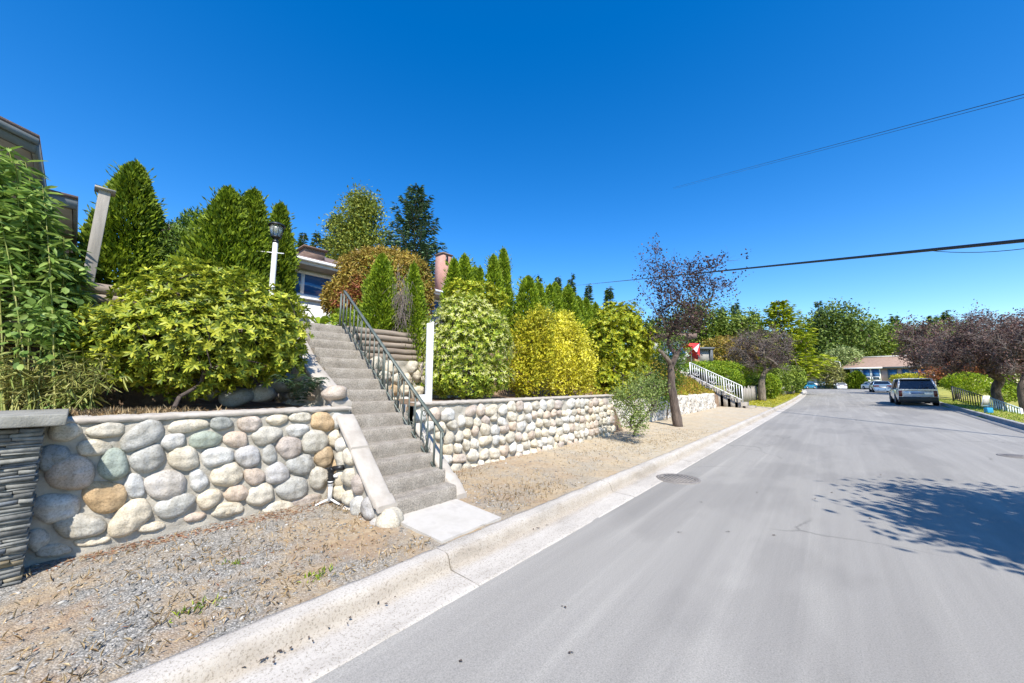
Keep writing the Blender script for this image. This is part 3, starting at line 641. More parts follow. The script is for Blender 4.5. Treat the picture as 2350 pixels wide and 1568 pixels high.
mb=MB(); mb.lathe((x,y,zt),[(.165,.275),(.17,.295),(.15,.315),(.10,.345),(.05,.36),(.01,.372)],16); mb.build('lantern_cap',M['black'],lp,smooth=True)
# manholes
def manhole(c,r,label):
    z=c[2]; t=thing('manhole_cover',label,'manhole cover',c)
    mb=MB(); mb.lathe(c,[(r,-.02),(r,.008),(r*.88,.01),(r*.87,.004)],32); mb.build('frame_ring',M['iron_cover'],t)
    mb=MB(); mb.lathe(c,[(r*.86,-.02),(r*.86,.009),(r*.8,.009),(r*.79,.005)],32)
    for k in np.arange(-.7,.71,.14):
        w_=math.sqrt(max(0,.76**2-k*k))*r
        mb.box((c[0]-w_,c[1]+k*r-.012,z),(c[0]+w_,c[1]+k*r+.012,z+.0095)); mb.box((c[0]+k*r-.012,c[1]-w_,z),(c[0]+k*r+.012,c[1]+w_,z+.0105))
    mb.build('lid',M['iron_cover'],t)
c=onz(1556,1099,.005); manhole(np.array([c[0],c[1],.005]),.33,'round cast-iron manhole cover at the gutter edge, nearest the kerb')
c=onz(2345,1049,.01); manhole(np.array([c[0],c[1],.012]),.33,'round manhole cover in mid road by the right picture edge')
# ================================================================ PLANT BUILDERS
RH=np.array([RT[0],RT[1],0.]); FH=np.array([-RT[1],RT[0],0.])
def pxblob(b):
    px,py,a,h,Z=b[:5]; d=b[5] if len(b)>5 else .9
    c=dep(px,py,Z); s=Z/FPX*1.05
    return c,np.array([a*s,a*s*d,h*s])
def blob_pts(blobs,n,seed,shell=.55,amp=.13,freq=3.5):
    B=[pxblob(b) for b in blobs]; w=np.array([r.prod()**(2/3) for c,r in B]); w/=w.sum()
    P=[];O=[]
    for k,(c,r) in enumerate(B):
        m=int(n*w[k])+1; d=rnd_dir(m); u=rng.uniform(shell**2.2,1,m)**(1/2.2)*(1+amp*bumps(d,seed+k,freq))
        q=d*r*u[:,None]; o=unit(d/r)
        P.append(c+q[:,:1]*RH+q[:,1:2]*FH+q[:,2:]*UZ); O.append(o[:,:1]*RH+o[:,1:2]*FH+o[:,2:]*UZ)
    return np.vstack(P),np.vstack(O)
def grow(trunk,targets,step,rt,rmax,upb=.15,seed=0,power=.45):
    r_=np.random.default_rng(seed); pos=[np.array(p,float) for p in trunk]; par=[-1]+list(range(len(trunk)-1))
    T=np.array(targets); order=np.argsort(np.linalg.norm(T-pos[-1],axis=1))
    nfix=len(trunk); tips=[]
    for i in order:
        t=T[i]; A=np.array(pos); s0=max(0,nfix//2) if len(A)>nfix else nfix-1
        d=np.linalg.norm(A-t,axis=1)+np.clip(A[:,2]-t[2],0,9)*.7; d[:max(0,nfix*2//3)]+=.5*np.linalg.norm(t-A[nfix-1])
        j=int(np.argmin(d)); L=np.linalg.norm(t-A[j]); k=max(1,int(L/step)); prev=j
        for q in range(1,k+1):
            f=q/k; p=A[j]+(t-A[j])*f+UZ*(upb*L*math.sin(f*math.pi))+r_.normal(size=3)*step*.13*(q<k)
            pos.append(p); par.append(prev); prev=len(pos)-1
        tips.append(prev)
    cnt=np.zeros(len(pos)); 
    for t in tips: cnt[t]+=1
    for i in range(len(pos)-1,0,-1): cnt[par[i]]+=cnt[i]
    rad=np.minimum(rmax,rt*np.maximum(cnt,1)**power)
    return np.array(pos),np.array(par),rad,np.array(tips)
def branches_mesh(pos,par,rad,n=6):
    i=np.arange(len(pos)); k=par>=0
    return frusta(pos[par[k]],pos[i[k]],np.maximum(rad[par[k]]*.97,rad[k]),rad[k],n)
def twigs(P,n,L,r,seed,up=.4,rand=1.0):
    idx=rng.integers(len(P),size=n); d=unit(rng.normal(size=(n,3))*rand+UZ*up); L=L*rng.uniform(.4,1.2,n)[:,None]
    a=P[idx]; m=a+d*L*.5+rng.normal(size=(n,3))*L*.06; e=a+d*L+rng.normal(size=(n,3))*L*.14
    V1,F1=frusta(a,m,np.full(n,r),np.full(n,r*.7),3); V2,F2=frusta(m,e,np.full(n,r*.7),np.full(n,r*.3),3)
    return np.vstack([V1,V2]),np.vstack([F1,F2+len(V1)]),e,d
def whorls(ls,T,axis,k,L,W,spread=1.0,droop=.1,six=True):
    n=len(T); a=unit(np.cross(axis,rnd_dir(n))); b=np.cross(axis,a)
    for j in range(k):
        t=2*math.pi*(j+rng.uniform(-.25,.25,n))/k; rad=np.cos(t)[:,None]*a+np.sin(t)[:,None]*b
        s=spread*rng.uniform(.6,1.2,n)[:,None]
        ls.leaves(T,unit(axis*.55+rad*s),unit(axis-rad*.3),L*rng.uniform(.7,1.15,n),W*rng.uniform(.8,1.1,n),droop,six)
def root_of(name,label,cat,blobs,group=None,base=None):
    c,_=pxblob(blobs[0]); 
    if base is None: base=np.array([c[0],c[1],gzs(c[0],c[1])])
    return thing(name,label,cat,base,group),np.array(base,float)
def stems(root,base,blobs,seed,n=14,r=.012,mat='bark_dark',spread=.12,name='stems',rmax=.04):
    P,O=blob_pts(blobs,n*3,seed,.3); P=P[rng.permutation(len(P))[:n*2]]
    b=np.array(base)+(0,0,-.05)
    pos,par,rad,_=grow([b,b+(0,0,.12)],P,.12,r*.45,rmax,.05,seed,.5)
    V,F=branches_mesh(pos,par,rad,5); l=LS(); l.add(V,F); l.build(name,M[mat],root)
def shrub(name,label,cat,blobs,n,mat,L,W,mode='rand',seed=1,group=None,base=None,out=.7,up=.35,rnd=.7,shell=.55,amp=.13,freq=3.5,k=7,droop=.12,stemn=14,six=False,bark='bark_dark',leafname='foliage',spread=1.0,root=None,rmaxs=.03):
    rt_,b=root_of(name,label,cat,blobs,group,base) if root is None else root
    P,O=blob_pts(blobs,n if mode=='rand' else n//k,seed,shell,amp,freq); ls=LS(); m=len(P)
    if mode=='whorl': whorls(ls,P,unit(O*out+UZ*up+rng.normal(size=(m,3))*rnd*.5),k,L,W,spread,droop,True)
    else:
        D=unit(O*out+UZ*up+rng.normal(size=(m,3))*rnd); ls.leaves(P,D,unit(O+UZ*.5+rng.normal(size=(m,3))*.6),L*rng.uniform(.6,1.2,m),W*rng.uniform(.7,1.2,m),droop,six)
    ls.build(leafname,mat,rt_)
    if stemn: stems(rt_,b,blobs,seed,stemn,mat=bark,rmax=rmaxs)
    return rt_,b
def arbor(label,px,ytop,wpx,Z,mat,n=9000,seed=1,base=None,group='clipped conical cedars',lean=0,L=.115,W=.05,prof=.6,cat='cedar',name='arborvitae',zb=None):
    top=dep(px,ytop,Z); z0=gzs(top[0],top[1]) if zb is None else zb
    b=np.array([top[0],top[1],z0]); h=top[2]-z0; r=wpx*Z/FPX/2*1.12
    t=thing(name,label,cat,b,group)
    n=int(n*1.7); u=rng.uniform(0,1,n)**1.3; a=rng.uniform(0,2*math.pi,n)
    d=np.stack([np.cos(a),np.sin(a),u*3],-1)
    rr=r*np.minimum(1,((1-u)*1.25+.004)**prof)*np.minimum(1,.78+u*2.0)*(1+.19*bumps(d,seed,3.0)+.14*bumps(d,seed+9,8))*rng.uniform(.42,1.04,n)
    P=b+np.stack([rr*np.cos(a)+lean*u*h,rr*np.sin(a),u*h*(1+.0*u)],-1)
    out=np.stack([np.cos(a),np.sin(a),np.zeros(n)],-1); tan=np.stack([-np.sin(a),np.cos(a),np.zeros(n)],-1)
    ls=LS(); ls.leaves(P,unit(out*.55+UZ*.8+rng.normal(size=(n,3))*.35),unit(tan+rng.normal(size=(n,3))*.5),L*rng.uniform(.6,1.3,n),W*rng.uniform(.7,1.3,n),.0)
    m=160; uu=rng.uniform(.05,.95,m); aa=rng.uniform(0,6.28,m); q=b+np.stack([r*((1-uu)**prof)*np.cos(aa)*1.0+lean*uu*h,r*((1-uu)**prof)*np.sin(aa),uu*h],-1); oo=np.stack([np.cos(aa),np.sin(aa),np.ones(m)*1.1],-1)
    for f in (0,.08,.16): ls.leaves(q+unit(oo)*f*1.1,unit(oo+rng.normal(size=(m,3))*.3),rnd_dir(m),L*1.1,W*.7)
    # leader shoots
    m=60; q=b+np.stack([rng.normal(size=m)*.02*r+lean*h,rng.normal(size=m)*.02*r,h*(.93+rng.uniform(0,.1,m))],-1)
    ls.leaves(q,unit(UZ+rng.normal(size=(m,3))*.35),rnd_dir(m),L,W*.7)
    ls.build('foliage',mat,t); mb=MB(); mb.tube([b-(0,0,.1),b+(lean*h*.5,0,h*.5),b+(lean*h,0,h*.97)],[.05+.012*h,.03,.008],7); mb.build('trunk',M['bark'],t)
    return t
def conifer(label,px,ytop,wpx,Z,mat,nw=26,nb=7,seed=1,L=.35,W=.10,droop=.15,group=None,zb=None,name='conifer',cat='conifer',bare=.05,shape=.85,tipup=.12,dens=9,low=1.0,vs=.25):
    r_=np.random.default_rng(seed); top=dep(px,ytop,Z); z0=gzs(top[0],top[1]) if zb is None else zb
    b=np.array([top[0],top[1],z0]); h=top[2]-z0; Rr=wpx*Z/FPX/2; t=thing(name,label,cat,b,group)
    P0=[];P1=[];R0=[];R1=[];PP=[];DD=[];NN=[];LL=[]; f_=0
    for i in range(nw):
        f=bare+(1-bare)*(i+r_.uniform(-.3,.3))/nw; f=min(max(f,bare),.985)
        rl=Rr*(1-f)**shape*r_.uniform(.8,1.12)*(1 if f>.25 else low)+.02*Rr
        fm=f; rm=rl
        for k in range(nb):
            f=min(.985,max(bare*.8,fm+r_.uniform(-3,3)*vs*(1-bare)/nw)); rl=rm
            a=2*math.pi*(k+r_.uniform(-.3,.3))/nb+i*2.4; ln=rl*r_.uniform(.62,1.15); d=np.array([math.cos(a),math.sin(a),0])
            o=b+UZ*h*f; s=np.linspace(0,1,6); dr=droop*r_.uniform(.5,1.4)*(1-f*.9)-.35*f
            pts=o+np.outer(s*ln,d)+np.outer(-dr*ln*s+tipup*ln*s**2.5*2,UZ)
            P0.append(pts[:-1]);P1.append(pts[1:]); rb=.018*ln+.01; R0.append(rb*(1-s[:-1]*.85));R1.append(rb*(1-s[1:]*.85))
            m=max(8,int(dens*(.5+ln/Rr)*3.6)); q=r_.uniform(.12,1.02,m); side=np.array([-d[1],d[0],0]); lat=r_.uniform(-1,1,m)*(1.03-q)*.42*ln
            base=np.stack([np.interp(q,s,pts[:,c]) for c in range(3)],-1)+np.outer(lat,side)+np.outer(-np.abs(lat)*.22+r_.normal(size=m)*(.05*ln+vs*h*(1-bare)/nw),UZ)
            PP.append(base); DD.append(d*1.0+np.outer(np.sign(lat)*r_.uniform(.1,.9,m),side)+np.outer(r_.uniform(-.35,.3,m),UZ)); NN.append(np.tile(UZ,(m,1))+r_.normal(size=(m,3))*.45); LL.append(r_.uniform(.6,1.25,m)*(.55+.45*(1-f)))
    l=LS(); l.add(*frusta(np.vstack(P0),np.vstack(P1),np.concatenate(R0),np.concatenate(R1),4)); n=8; tz=np.linspace(0,1,n)
    A=b+np.outer(tz*h,UZ); l.add(*frusta(A[:-1],A[1:],(.012*h+.03)*(1-tz[:-1]*.93),(.012*h+.03)*(1-tz[1:]*.93),8)); l.build('trunk',M['bark'],t)
    PP=np.vstack(PP);DD=unit(np.vstack(DD));NN=unit(np.vstack(NN));LL=np.concatenate(LL)
    ls=LS(); ls.leaves(PP,DD,NN,L*LL,W*LL,.15); ls.build('crown',mat,t); return t
def tree(label,blobs,n,mat,leafpx,seed=1,name='tree',cat='tree',group=None,trunk=True,asp=.55,shell=.35,amp=.22,freq=4,base=None,bark='bark',tw=60,up=.1,out=.5,rnd=.9,rmax=.3,clump=0,**k):
    rt_,b=root_of(name,label,cat,blobs,group,base); Z=blobs[0][4]; L=leafpx*Z/FPX
    P,O=blob_pts(blobs,n,seed,shell,amp,freq)
    if trunk:
        T=P[rng.permutation(len(P))[:tw]]*1.0; cb,_=pxblob(blobs[0]); T=T*.85+cb*.15
        hgt=max(1.0,(cb[2]-b[2])); tr=[b-(0,0,.1),b+(0,0,hgt*.3),b+(0,0,hgt*.55)]
        pos,par,rad,tips=grow(tr,T,L*2.5,L*.12,min(rmax,hgt*.06+.05),.1,seed); V,F=branches_mesh(pos,par,rad,5); l=LS(); l.add(V,F); l.build('trunk',M[bark],rt_)
    if clump:
        C=P[rng.permutation(len(P))[:max(20,n//clump)]]; i=rng.integers(len(C),size=len(P)); P=C[i]+rng.normal(size=P.shape)*L*1.3; 
    m=len(P); ls=LS(); ls.leaves(P,unit(O*out+UZ*up+rng.normal(size=(m,3))*rnd),unit(UZ+O*.4+rng.normal(size=(m,3))*.6),L*rng.uniform(.6,1.3,m),L*asp*rng.uniform(.7,1.2,m),.1)
    ls.build('crown',mat,rt_); return rt_
def leafcols(*c): return list(c)
M['rhodo']=leafmat('rhododendron_leaf',[(.12,.17,.015),(.28,.33,.025),(.47,.48,.045)],.48,.28,2.0,.3)
M['lance']=leafmat('lance_leaf',[(.12,.21,.04),(.22,.34,.06),(.34,.45,.11)],.5,.35,1.5)
M['straw']=leafmat('straw_stem',[(.32,.33,.08),(.45,.43,.16),(.22,.27,.06)],.6,.2,1.5)
M['cedar']=leafmat('cedar_spray',[(.07,.12,.007),(.15,.22,.010),(.26,.34,.018)],.6,.3,1.6)
M['cedar2']=leafmat('cedar_spray_light',[(.10,.17,.009),(.20,.29,.012),(.31,.40,.022)],.6,.3,1.6)
M['pieris_g']=leafmat('pieris_green',[(.15,.23,.02),(.30,.38,.03),(.46,.50,.06)],.45,.25,2.2)
M['pieris_w']=leafmat('pieris_cream',[(.46,.50,.08),(.58,.60,.18),(.68,.67,.34)],.55,.25,2)
M['yellow']=leafmat('golden_leaf',[(.56,.54,.03),(.70,.63,.035),(.78,.72,.12)],.5,.3,2.5)
M['yellowg']=leafmat('yellowgreen_leaf',[(.32,.34,.02),(.46,.43,.025),(.58,.51,.035)],.5,.3,2.5)
M['goldg']=leafmat('gold_green_leaf',[(.20,.27,.015),(.33,.37,.02),(.50,.48,.03)],.45,.25,2.2)
M['green']=leafmat('green_leaf',[(.06,.12,.015),(.12,.20,.025),(.20,.29,.04)],.5,.28,1.2)
M['brightg']=leafmat('bright_green_leaf',[(.14,.24,.015),(.24,.35,.02),(.36,.44,.03)],.5,.28,1.5)
M['dome']=leafmat('dome_leaf',[(.17,.28,.01),(.29,.40,.012),(.40,.48,.02)],.5,.28,1.5)
M['weed']=leafmat('weed_leaf',[(.13,.20,.04),(.24,.32,.07),(.38,.44,.15)],.5,.3,3)
M['maple']=leafmat('bronze_maple_leaf',[(.26,.18,.035),(.40,.26,.045),(.38,.32,.06)],.55,.3,1.2)
M['maple_r']=leafmat('red_maple_leaf',[(.28,.08,.04),(.38,.13,.06),(.34,.17,.06)],.55,.3,2)
M['plum']=leafmat('plum_leaf',[(.03,.017,.018),(.06,.032,.03),(.12,.062,.05)],.5,.2,.8)
M['plum2']=leafmat('plum_leaf_bronze',[(.07,.036,.032),(.13,.07,.06),(.20,.115,.09)],.5,.25,.6)
M['spruce']=leafmat('spruce_needles',[(.03,.08,.035),(.075,.15,.075),(.17,.26,.13)],.6,.12,.5)
M['fir']=leafmat('fir_needles',[(.04,.085,.025),(.085,.15,.04),(.15,.22,.06)],.6,.15,.4)
M['larch']=leafmat('olive_needles',[(.13,.18,.03),(.23,.28,.04),(.34,.36,.055)],.6,.25,.6)
M['golden_cedar']=leafmat('golden_cedar_spray',[(.17,.24,.01),(.30,.37,.015),(.42,.46,.025)],.6,.25,.5)
M['wood_dark']=leafmat('woodland_leaf',[(.06,.105,.02),(.12,.18,.03),(.20,.26,.05)],.6,.2,.15)
M['wood_mid']=leafmat('woodland_mid_leaf',[(.10,.16,.02),(.19,.26,.03),(.28,.35,.05)],.6,.2,.15)
M['pale']=leafmat('pale_leaf',[(.20,.27,.08),(.30,.36,.12),(.38,.42,.17)],.6,.25,.3)
M['olive']=leafmat('olive_leaf',[(.17,.18,.05),(.25,.25,.07),(.33,.31,.10)],.6,.25,.4)
M['heather']=leafmat('heather_leaf',[(.20,.24,.015),(.36,.31,.025),(.44,.25,.05)],.7,.2,.5)
M['drygrass']=leafmat('dry_grass',[(.45,.33,.17),(.56,.43,.25),(.36,.24,.12)],.8,.2,3)
M['litter']=leafmat('leaf_litter',[(.20,.09,.05),(.34,.16,.08),(.42,.30,.18)],.8,.1,3)
M['fern']=leafmat('fern_leaf',[(.03,.07,.03),(.06,.11,.05),(.10,.15,.08)],.5,.2,2)
M['banana']=leafmat('broad_leaf',[(.18,.30,.02),(.30,.42,.03),(.40,.48,.06)],.4,.35,2)
# ================================================================ NEAR PLANTS
# rhododendron
rb=onx(400,935,-5.05); rb[2]=gzs(rb[0],rb[1])
shrub('rhododendron','wide rhododendron with glossy yellow-green whorled leaves above the left cobble wall','shrub',
 [(455,770,215,120,4.45,.6),(330,790,130,95,4.15,.6),(560,760,140,115,4.7,.6),(450,680,150,75,4.6,.6),(260,770,70,70,4.1,.6),(640,800,62,70,4.75,.6),(440,860,120,50,4.3,.6)],
 25000,M['rhodo'],.078,.027,'whorl',3,base=rb,k=7,out=.75,up=.45,rnd=.55,shell=.62,amp=.13,freq=5,stemn=60,spread=1.05,rmaxs=.02)
# tall leafy plant on the left
def stalks(name,label,cat,bases,tops,mat_leaf,mat_stem,lpn,L,W,f0,droopy,rs,bend):
    c=np.mean(bases,0); t=thing(name,label,cat,c); mb=LS(); lv=LS(); n=len(bases)
    s=np.linspace(0,1,9)
    for i in range(n):
        a,e=bases[i],tops[i]; pts=a+np.outer(s,e-a)+np.outer(np.sin(s*math.pi*.5)**2*bend,rng.normal(size=3)*[.5,.5,.1])+np.outer(s*(1-s),UZ*np.linalg.norm(e-a)*.25)
        mb.add(*frusta(pts[:-1],pts[1:],rs*(1-s[:-1]*.7),rs*(1-s[1:]*.7),4))
        m=lpn; q=rng.uniform(f0,1.02,m); P=np.stack([np.interp(q,s,pts[:,k]) for k in range(3)],-1)
        D=unit(rng.normal(size=(m,3))*[1,1,.35]+UZ*droopy); lv.leaves(P,D,unit(UZ+rng.normal(size=(m,3))*.45),L*rng.uniform(.55,1.2,m),W*rng.uniform(.7,1.2,m),.25,True)
    mb.build('stems',mat_stem,t); lv.build('foliage',mat_leaf,t); return t
nb_=70; bx=rng.uniform(-130,175,nb_); B=np.array([dep(x,935+rng.uniform(-14,8),3.55+.9*rng.random()) for x in bx]); B[:,2]=[gzs(b[0],b[1])-.02 for b in B]
def envl(x): return np.interp(x,[-250,0,60,110,150,200],[200,330,370,430,560,690])
tx=np.array([min(x*.72+rng.normal()*45,172) for x in bx]); T=np.array([dep(x,envl(x)+rng.random()**1.4*330,3.75+.7*rng.random()) for x in tx])
stalks('tall_leafy_plant','tall bank of lance-leaved stalks at the far left behind the slate pillar','plant',B,T,M['lance'],M['straw'],84,.19,.04,.40,-.15,.009,.12)
nb_=110; bx=rng.uniform(-60,215,nb_); B=np.array([dep(x,938,3.5+.5*rng.random()) for x in bx]); B[:,2]=[gzs(b[0],b[1])-.02 for b in B]
T=np.array([dep(x+rng.normal()*40+14,790+rng.random()*110,3.45+.6*rng.random()) for x in bx])
stalks('ornamental_grass','clump of arching yellow-green grass stems above the slate pillar cap','grass clump',B,T,M['straw'],M['straw'],10,.15,.014,.3,-.35,.006,.12)
shrub('vine','pale green trailing vine with rounded leaves among the tall left stalks','vine',[(120,730,75,60,3.7,.5),(60,760,50,90,3.5,.5),(190,640,20,70,4.1,.5)],200,M['lance'],.07,.05,'rand',8,out=.9,up=-.3,rnd=.4,stemn=0,six=True)
# fern
fb=onx(690,925,-4.95); fb[2]=gzs(fb[0],fb[1]); ft=thing('fern','dark arching fern on the rocks between the rhododendron and the steps','fern',fb); ls=LS()
for i in range(16):
    a=rng.uniform(0,6.28); d=np.array([math.cos(a),math.sin(a),0]); s=np.linspace(0,1,16); L=.42*rng.uniform(.7,1.1); pts=fb+np.outer(s*L*.8,d)+np.outer(np.sin(s*2.3)*L*.72,UZ)+(0,0,.1)
    sd_=np.array([-d[1],d[0],0])
    for sg in (1,-1):
        ls.leaves(pts,unit(sg*sd_+d*.35-UZ*.15+rng.normal(size=(16,3))*.05),np.tile(UZ,(16,1)),.13*np.sin(s*2.6+.45),.022,.1)
ls.build('fronds',M['fern'],ft)
# cedars
arbor('tall conical cedar right of the leaning post, largest of the left cedars',312,385,150,8.2,M['cedar'],15000,1,lean=.012)
arbor('conical cedar left of the lamp post, left one of a touching pair',525,440,135,8.0,M['cedar'],13000,2)
arbor('conical cedar just left of the lamp post, right one of a touching pair',583,445,105,8.4,M['cedar'],11000,3)
arbor('slim conical cedar directly behind the lamp post lantern',645,475,74,9.9,M['cedar'],11000,4)
for k,(px,yt,h_) in enumerate([(340,362,.25),(338,368,.2),(533,418,.2)]): pass
shrub('shrub','feathery green shrub between the tall left cedar and the cedar pair','shrub',[(425,570,55,65,8.6,.8),(445,520,28,40,8.6,.8)],4200,M['green'],.12,.03,'rand',5,up=.5,rnd=.7,stemn=10)
arbor('small conical cedar behind the upper log wall, left of the dead vine',878,590,78,7.9,M['cedar2'],9000,6,L=.075,W=.03,group='small cedars above the log wall')
arbor('small conical cedar behind the upper log wall, right of the dead vine',950,612,68,8.0,M['cedar2'],8000,7,L=.075,W=.03,group='small cedars above the log wall')
dv=dep(924,745,7.6); dv[2]=gzs(dv[0],dv[1]); t=thing('dead_vine','dead grey straw-like vine hanging between the two small cedars','dead vine',dv); n=300
a=np.array([dep(922+rng.normal()*10,690+rng.normal()*32,7.55+rng.normal()*.06) for _ in range(n)]); e=a+np.stack([rng.normal(size=n)*.06,rng.normal(size=n)*.06,-rng.uniform(.05,.3,n)],-1)
V,F=frusta(a,e,np.full(n,.004),np.full(n,.002),3); l=LS(); l.add(V,F); l.build('strands',M['twig'],t)
# Japanese maple
mbs=[(875,685,116,92,10.2,.8),(808,690,62,50,10.0,.8),(938,668,52,82,10.4,.8),(878,622,96,46,10.3,.8)]
rt_=shrub('japanese_maple','domed bronze and red Japanese maple in front of the white house','maple tree',mbs,26000,M['maple'],.115,.042,'rand',9,out=.65,up=-.25,rnd=.6,shell=.7,amp=.06,droop=.25,stemn=24,bark='bark')
shrub('x','x','x',[(805,690,42,24,9.3,.6),(850,660,45,30,9.3,.6)],1500,M['maple_r'],.11,.03,'rand',10,out=.6,up=-.3,root=rt_,stemn=0,leafname='red_foliage')
# broad leaves at the top of the steps
bb=dep(735,742,7.6); bb[2]=gzs(bb[0],bb[1]); t=thing('broad_leaf_plant','plant with big arching banana-like leaves at the top of the steps','plant',bb); l=LS()
for a,L,u in ((200,.55,.75),(215,.42,.45),(20,.40,.5),(60,.35,.6),(-30,.36,.55),(150,.3,.8),(0,.45,.35)):
    d=math.cos(R(a))*RH+math.sin(R(a))*FH; s=np.linspace(0,1,12); pts=bb+np.outer(s*L,d)+np.outer(u*L*np.sin(s*2.4),UZ)+(0,0,.08); sd_=unit(np.cross(d,UZ)); wd=.085*np.sin(np.clip(s*2.9+.15,0,math.pi))
    V=np.concatenate([pts+wd[:,None]*sd_+(0,0,.03),pts,pts-wd[:,None]*sd_+(0,0,.03)]); k=12
    l.add(V,np.array([(i,i+1,k+i+1,k+i) for i in range(k-1)]+[(k+i,k+i+1,2*k+i+1,2*k+i) for i in range(k-1)]))
l.build('leaves',M['banana'],t,smooth=True)
shrub('shrub','low light-green shrub beside the top rail post of the stairs','shrub',[(800,738,40,24,7.6,.8)],900,M['brightg'],.10,.03,'rand',11,stemn=5)
# pieris etc on the right wall bed
pb_=[(1072,800,92,100,7.30,.8),(1068,735,65,55,7.36,.8),(1020,830,42,75,7.06,.8),(1125,800,48,85,7.60,.8),(1075,870,95,42,7.24,.8)]
rt_=shrub('pieris','large rounded pieris with creamy white new growth behind the white post','shrub',pb_,12500,M['pieris_g'],.082,.026,'whorl',12,k=6,out=.8,up=.3,rnd=.5,shell=.72,amp=.09,freq=5,stemn=20)
P,O=blob_pts(pb_,2300,12,.9,.09,5); s_=(O[:,2]>-.25)&(rng.random(len(P))<np.clip(.50+O[:,2]*.9,0,1)); P,O=P[s_],O[s_]; ls=LS(); whorls(ls,P+O*.03,unit(O*.6+UZ*.2+rng.normal(size=O.shape)*.3),6,.06,.016,1.1,.25,True); ls.build('cream_shoots',M['pieris_w'],rt_[0])
shrub('pieris','upper pieris with cream tips behind and above the large one','shrub',[(1100,680,40,34,7.90,.8),(1050,670,28,26,8.01,.8),(1140,690,22,24,8.01,.8)],3000,M['goldg'],.08,.026,'whorl',13,k=6,stemn=6)
shrub('golden_shrub','yellow-green shrub between the pieris and the bright yellow shrub','shrub',[(1222,800,54,78,9.00,.8),(1200,860,42,50,8.75,.8),(1240,750,30,45,9.12,.8)],9500,M['yellowg'],.085,.038,'rand',14,up=.5,rnd=.8,shell=.5,amp=.24,freq=5,stemn=12)
shrub('golden_shrub','bright yellow upright shrub, brightest of the bed above the right wall','shrub',[(1300,820,55,85,10.00,.8),(1335,850,30,60,10.00,.8),(1270,840,36,70,9.74,.8),(1295,752,28,38,10.13,.8)],13000,M['yellow'],.085,.038,'rand',15,up=.6,rnd=.75,shell=.6,amp=.24,freq=5,stemn=12)
shrub('shrub','thin upright green shrub rising between the two yellow shrubs','shrub',[(1262,760,20,60,10.20,.8)],1500,M['weed'],.07,.025,'rand',16,up=.8,stemn=10)
shrub('golden_pieris','tall gold-tipped green shrub at the far end of the right bed','shrub',[(1418,790,72,80,12.30,.8),(1415,735,58,35,12.30,.8),(1400,870,55,50,12.03,.8),(1450,820,40,70,12.57,.8)],24000,M['goldg'],.11,.042,'whorl',17,k=6,out=.8,up=.35,shell=.66,amp=.17,freq=6,stemn=16)
shrub('shrub','loose weedy green shrub growing in front of the end of the right cobble wall','shrub',[(1450,920,40,55,8.55,.8),(1462,965,30,36,8.45,.8),(1480,890,45,45,9.0,.8),(1420,910,22,25,8.5,.8)],5600,M['weed'],.05,.024,'rand',18,up=.35,shell=.3,amp=.28,rnd=.9,stemn=46,base=np.array([*onz(1455,1000,.22)[:2],.2]))
shrub('shrub','dark green mass of shrubs behind the leaning plum trunk','shrub',[(1525,850,50,55,14.00,.8),(1500,900,50,40,13.39,.8),(1540,800,36,50,14.61,.8)],5200,M['green'],.10,.05,'rand',19,stemn=10)
# cedar group behind the pieris
for i,(px,yt,wd,Z,lb) in enumerate([(1042,600,44,10.0,'short cedar next to the chimney, left of the group of three'),(1066,592,62,10.2,'broad conical cedar right of the chimney, middle of three'),(1090,618,40,10.6,'narrow low cedar on the right of the three by the chimney'),(1133,592,52,11.0,'conical cedar behind the pieris, left of the tallest slim one'),(1155,576,46,11.4,'tallest slim cedar behind the pieris'),
 (1102,622,20,9.6,'tiny browning cedar between two bigger cedars behind the pieris')]):
    arbor(lb,px,yt,wd,Z,M['cedar2'],6500,20+i,L=.10,W=.04,group='cedars behind the pieris')
lbl=['first and tallest cedar of the hedge row behind the yellow shrub','second cedar of the hedge row, close behind the first','third cedar of the hedge row','fourth cedar of the hedge row, slim','fifth cedar of the hedge row, pointed','sixth cedar of the hedge row','seventh cedar of the hedge row','last low cedar of the hedge row by the gold-tipped shrub']
for i,(px,yt,wd,Z) in enumerate([(1212,640,75,11.2),(1236,655,59,12),(1262,660,62,12.6),(1274,655,54,13.2),(1303,660,62,13.8),(1326,685,54,14.5),(1345,690,48,15.2),(1366,700,43,16)]):
    arbor(lbl[i],px,yt,wd,Z,M['cedar2'],6000,30+i,L=.11,W=.045,group='cedar hedge row')
